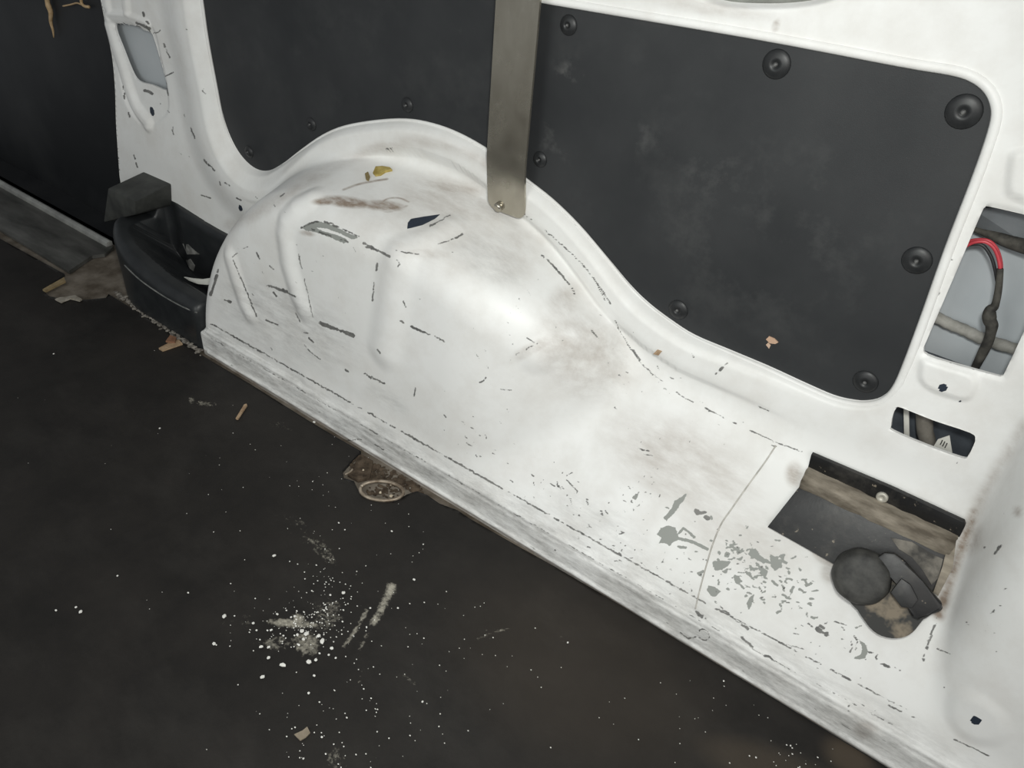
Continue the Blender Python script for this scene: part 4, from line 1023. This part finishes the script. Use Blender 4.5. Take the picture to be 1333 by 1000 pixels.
# crumbly line of dirt at the moulding foot
bm = bmesh.new()
for _ in range(220):
    t = random.random(); px = 152 + t * 112 + random.gauss(0, 2.5); py = 380 + t * 78 + random.gauss(0, 2.0) + 2
    p = atz(px, py, 0.0); r = random.uniform(0.0012, 0.0045)
    mtx = Matrix.Translation(Vector((p[0], p[1], r * 0.35))) @ Matrix.Rotation(random.uniform(0, 6), 4, 'Z') @ Matrix.Diagonal((random.uniform(.8, 2.2), 1, 0.6, 1))
    bmesh.ops.create_icosphere(bm, subdivisions=1, radius=r, matrix=mtx)
q = from_bm('edge_dirt', bm, simple('pale_edge_dirt', (0.07, 0.06, 0.05), (0.30, 0.275, 0.24), 0.85, 0, 120), None); q['kind'] = 'stuff'; q['label'] = 'crumbly pale dirt along the foot of the black moulding'; q['category'] = 'dirt'
# dry leaf flakes
def flake(name, px, Y, mat, label, cat):
    poly = [at(a, b, Y)[[0, 2]] for a, b in px]
    bm = bmesh.new(); prism(bm, [tuple(p) for p in poly], lambda a, b, t_: (a, t_, b), Y, Y + 0.0015)
    return tag(from_bm(name, bm, mat, None, smooth=False), label, cat)
flake('leaf_flake', [(997, 442), (1001, 438), (1008, 441), (1013, 446), (1009, 448), (1002, 447)], YP - 0.0018, simple('pale_leaf', (0.42, 0.27, 0.18), (0.55, 0.38, 0.27), 0.7), 'larger pale brown leaf flake stuck low on the black liner board', 'leaf flake')
flake('leaf_flake', [(997, 449), (1000, 446), (1003, 450), (1001, 454)], YP - 0.0018, simple('pale_leaf_small', (0.42, 0.29, 0.2), (0.55, 0.4, 0.3), 0.7), 'tiny leaf flake just below the larger one on the liner board', 'leaf flake')
def on_body(name, px, lift, mat, label, cat):
    P = [hit(a, b) for a, b in px]; c = np.mean(P, 0); n = normal(c)
    bm = bmesh.new(); h = [bm.verts.new(tuple(map(float, p + n * (lift + random.uniform(0, 0.003))))) for p in P]; l = [bm.verts.new(tuple(map(float, p - n * 0.0005))) for p in P]
    k = len(P); bm.faces.new(h); bm.faces.new(l[::-1])
    for i in range(k): bm.faces.new((h[i], l[i], l[(i + 1) % k], h[(i + 1) % k]))
    return tag(from_bm(name, bm, mat, None, smooth=False), label, cat)
on_body('dry_leaf', [(486, 227), (490, 220), (498, 218), (508, 220), (511, 223), (502, 225), (496, 229), (489, 230)], 0.003, OLIVE, 'yellow-green dry leaf scrap on top of the wheel arch', 'leaf')
on_body('leaf_stalk', [(476, 229), (480, 226), (482, 231), (480, 236), (477, 235)], 0.003, simple('dark_olive', (0.13, 0.1, 0.04), (0.22, 0.17, 0.07), 0.7), 'small dark leaf stub beside the yellow-green leaf scrap', 'leaf')
on_body('leaf_crumb', [(852, 459), (856, 455), (862, 457), (858, 462)], 0.002, BARK, 'small tan leaf crumb on the white rim under the liner board', 'leaf flake')
# straw strands hanging at the top of the door liner
DY = 1.006
st = tube('straw_strand', catmull(np.array([at(a, b, DY) for a, b in [(60, -14), (62, 4), (66, 16), (66, 28), (69, 40), (70, 49)]]), 4), [0.006] * 5 + list(np.linspace(0.007, 0.0012, 16)), STRAW, None, 7)
tag(st, 'long straw strand hanging down the black door liner', 'straw')
st = tube('straw_strand', catmull(np.array([at(a, b, DY) for a, b in [(106, -8), (106, 3), (110, 8), (116, 9)]]), 4), 0.0035, STRAW, None, 7)
tag(st, 'short curled straw strand near the white pillar at the top', 'straw')
st = tube('straw_strand', catmull(np.array([at(a, b, DY) for a, b in [(82, 8), (92, 6), (100, 4), (106, 6)]]), 4), 0.0020, STRAW, None, 7)
tag(st, 'thin level straw strand between the other two at the top', 'straw')

# ------------------------------------------------------------------ white crumbs: one by one where they show, the dust of them as stuff
CR = [(292, 803, 5.5), (279, 839, 4.5), (393, 823, 6), (399, 826, 7.5), (387, 827, 4), (395, 833, 4), (415, 829, 5), (420, 836, 7.5), (432, 845, 5), (402, 863, 6.5), (411, 860, 4.5), (368, 867, 6.5), (350, 857, 4.5), (342, 882, 5),
      (447, 773, 5), (357, 724, 5), (353, 821, 3.5), (361, 800, 3), (330, 812, 4), (340, 843, 5), (350, 843, 4), (409, 880, 3), (402, 903, 3.5), (409, 515 + 35, 3.2), (482, 792, 2.6), (518, 792, 2.6), (539, 755, 3.2), (550, 914, 3.2), (437, 857, 3), (384, 803, 4),
      (379, 804, 3), (334, 821, 2.6), (369, 828, 2.6), (389, 840, 3), (416, 851, 2.4), (428, 853, 3), (419, 960, 2.6), (395, 988, 2.8), (430, 775, 2.6), (422, 795, 2.6), (397, 754, 2), (510, 692, 2.4), (739, 837, 3), (942, 887, 2.4), (449, 690, 2), (441, 681, 2), (551, 709, 2.2), (105, 797, 4.5), (99, 791, 3), (73, 795, 2.4), (153, 750, 2.4), (245, 772, 2), (70, 461, 2.2), (208, 558, 2.4)]
crumb_me = []
for k in range(4):
    o = lump('crumb_source', (0, 0, 0), 0.5, CRUMB, 0.7); crumb_me.append(o.data); bpy.data.objects.remove(o)
NAMED = {(292, 803): 'white crumb lying alone left of the white spill', (279, 839): 'white crumb furthest left, just below the lone one by the spill',
         (393, 823): 'upper of two touching crumbs at the heart of the white spill', (399, 826): 'large crumb at the heart of the white spill, beside a smaller one', (387, 827): 'small crumb at the left end of the cluster in the spill', (395, 833): 'small crumb at the foot of the cluster in the spill',
         (415, 829): 'white crumb above the largest one on the right of the spill', (420, 836): 'largest white crumb on the right of the spill', (432, 845): 'oval white crumb at the right end of the spill',
         (402, 863): 'large white crumb of a touching pair below the spill', (411, 860): 'smaller white crumb of a touching pair below the spill', (368, 867): 'wide flat white crumb below and left of the spill', (350, 857): 'white crumb midway along the lower left of the spill', (342, 882): 'lowest of the larger white crumbs, below left of the spill',
         (447, 773): 'white crumb above the right end of the spill, near the two long scuffs', (357, 724): 'white crumb lying well above the spill, left of the dusty patch', (330, 812): 'white crumb at the left tip of the dusty streak', (340, 843): 'left of two pale crumbs side by side at the spill edge', (350, 843): 'right of two pale crumbs side by side at the spill edge',
         (384, 803): 'white crumb on the dusty streak at the top of the spill', (105, 797): 'larger of two crumbs far left on the mat', (353, 821): 'small crumb under the dusty streak, left of the cluster', (402, 903): 'small crumb alone below the spill, above the card scrap'}
small = []
for i, (a, b, r) in enumerate(CR):
    if (a, b) not in NAMED: small.append((a, b, r)); continue
    p = atz(a, b, 0.0015); d = np.linalg.norm(p - CAM); rad = r * d / F
    o = bpy.data.objects.new('white_crumb', crumb_me[i % 4]); COL.objects.link(o)
    o.location = (p[0], p[1], 0.0012 + rad * 0.30); o.scale = (rad * random.uniform(0.9, 1.25), rad * random.uniform(0.8, 1.0), rad * 0.8); o.rotation_euler = (0, 0, random.uniform(0, 6.28))
    tag(o, NAMED[(a, b)], 'crumb', 'white crumbs on the black mat')
bm = bmesh.new()
def scatter(n, cx, cy, rx, ry, rmin, rmax):
    for _ in range(n):
        a, b = cx + random.gauss(0, 0.5) * rx, cy + random.gauss(0, 0.5) * ry
        p = atz(a, b, 0.001)
        if p[1] > 0.765: continue
        r = random.uniform(rmin, rmax)
        bmesh.ops.create_icosphere(bm, subdivisions=1, radius=r, matrix=Matrix.Translation(Vector((p[0], p[1], 0.001 + r * 0.4))) @ Matrix.Diagonal((random.uniform(.8, 1.5), 1, 0.6, 1)))
for a, b, r in small:
    p = atz(a, b, 0.001); r = 0.5 * r * np.linalg.norm(p - CAM) / F
    bmesh.ops.create_icosphere(bm, subdivisions=1, radius=r, matrix=Matrix.Translation(Vector((p[0], p[1], 0.001 + r * 0.4))) @ Matrix.Diagonal((random.uniform(.8, 1.5), 1, 0.6, 1)))
scatter(110, 425, 790, 50, 60, 0.0004, 0.0013); scatter(120, 395, 815, 80, 30, 0.0004, 0.0014); scatter(70, 560, 860, 200, 120, 0.0004, 0.0011); scatter(60, 480, 650, 160, 90, 0.0004, 0.001)
scatter(30, 250, 620, 250, 150, 0.0004, 0.0010); scatter(24, 900, 920, 180, 70, 0.0004, 0.001); scatter(40, 1050, 985, 90, 30, 0.0005, 0.0014); scatter(60, 440, 950, 120, 60, 0.0004, 0.0012)
q = from_bm('crumb_dust', bm, CRUMB); q['kind'] = 'stuff'; q['label'] = 'fine white crumbs dusted over the black rubber mat'; q['category'] = 'crumbs'
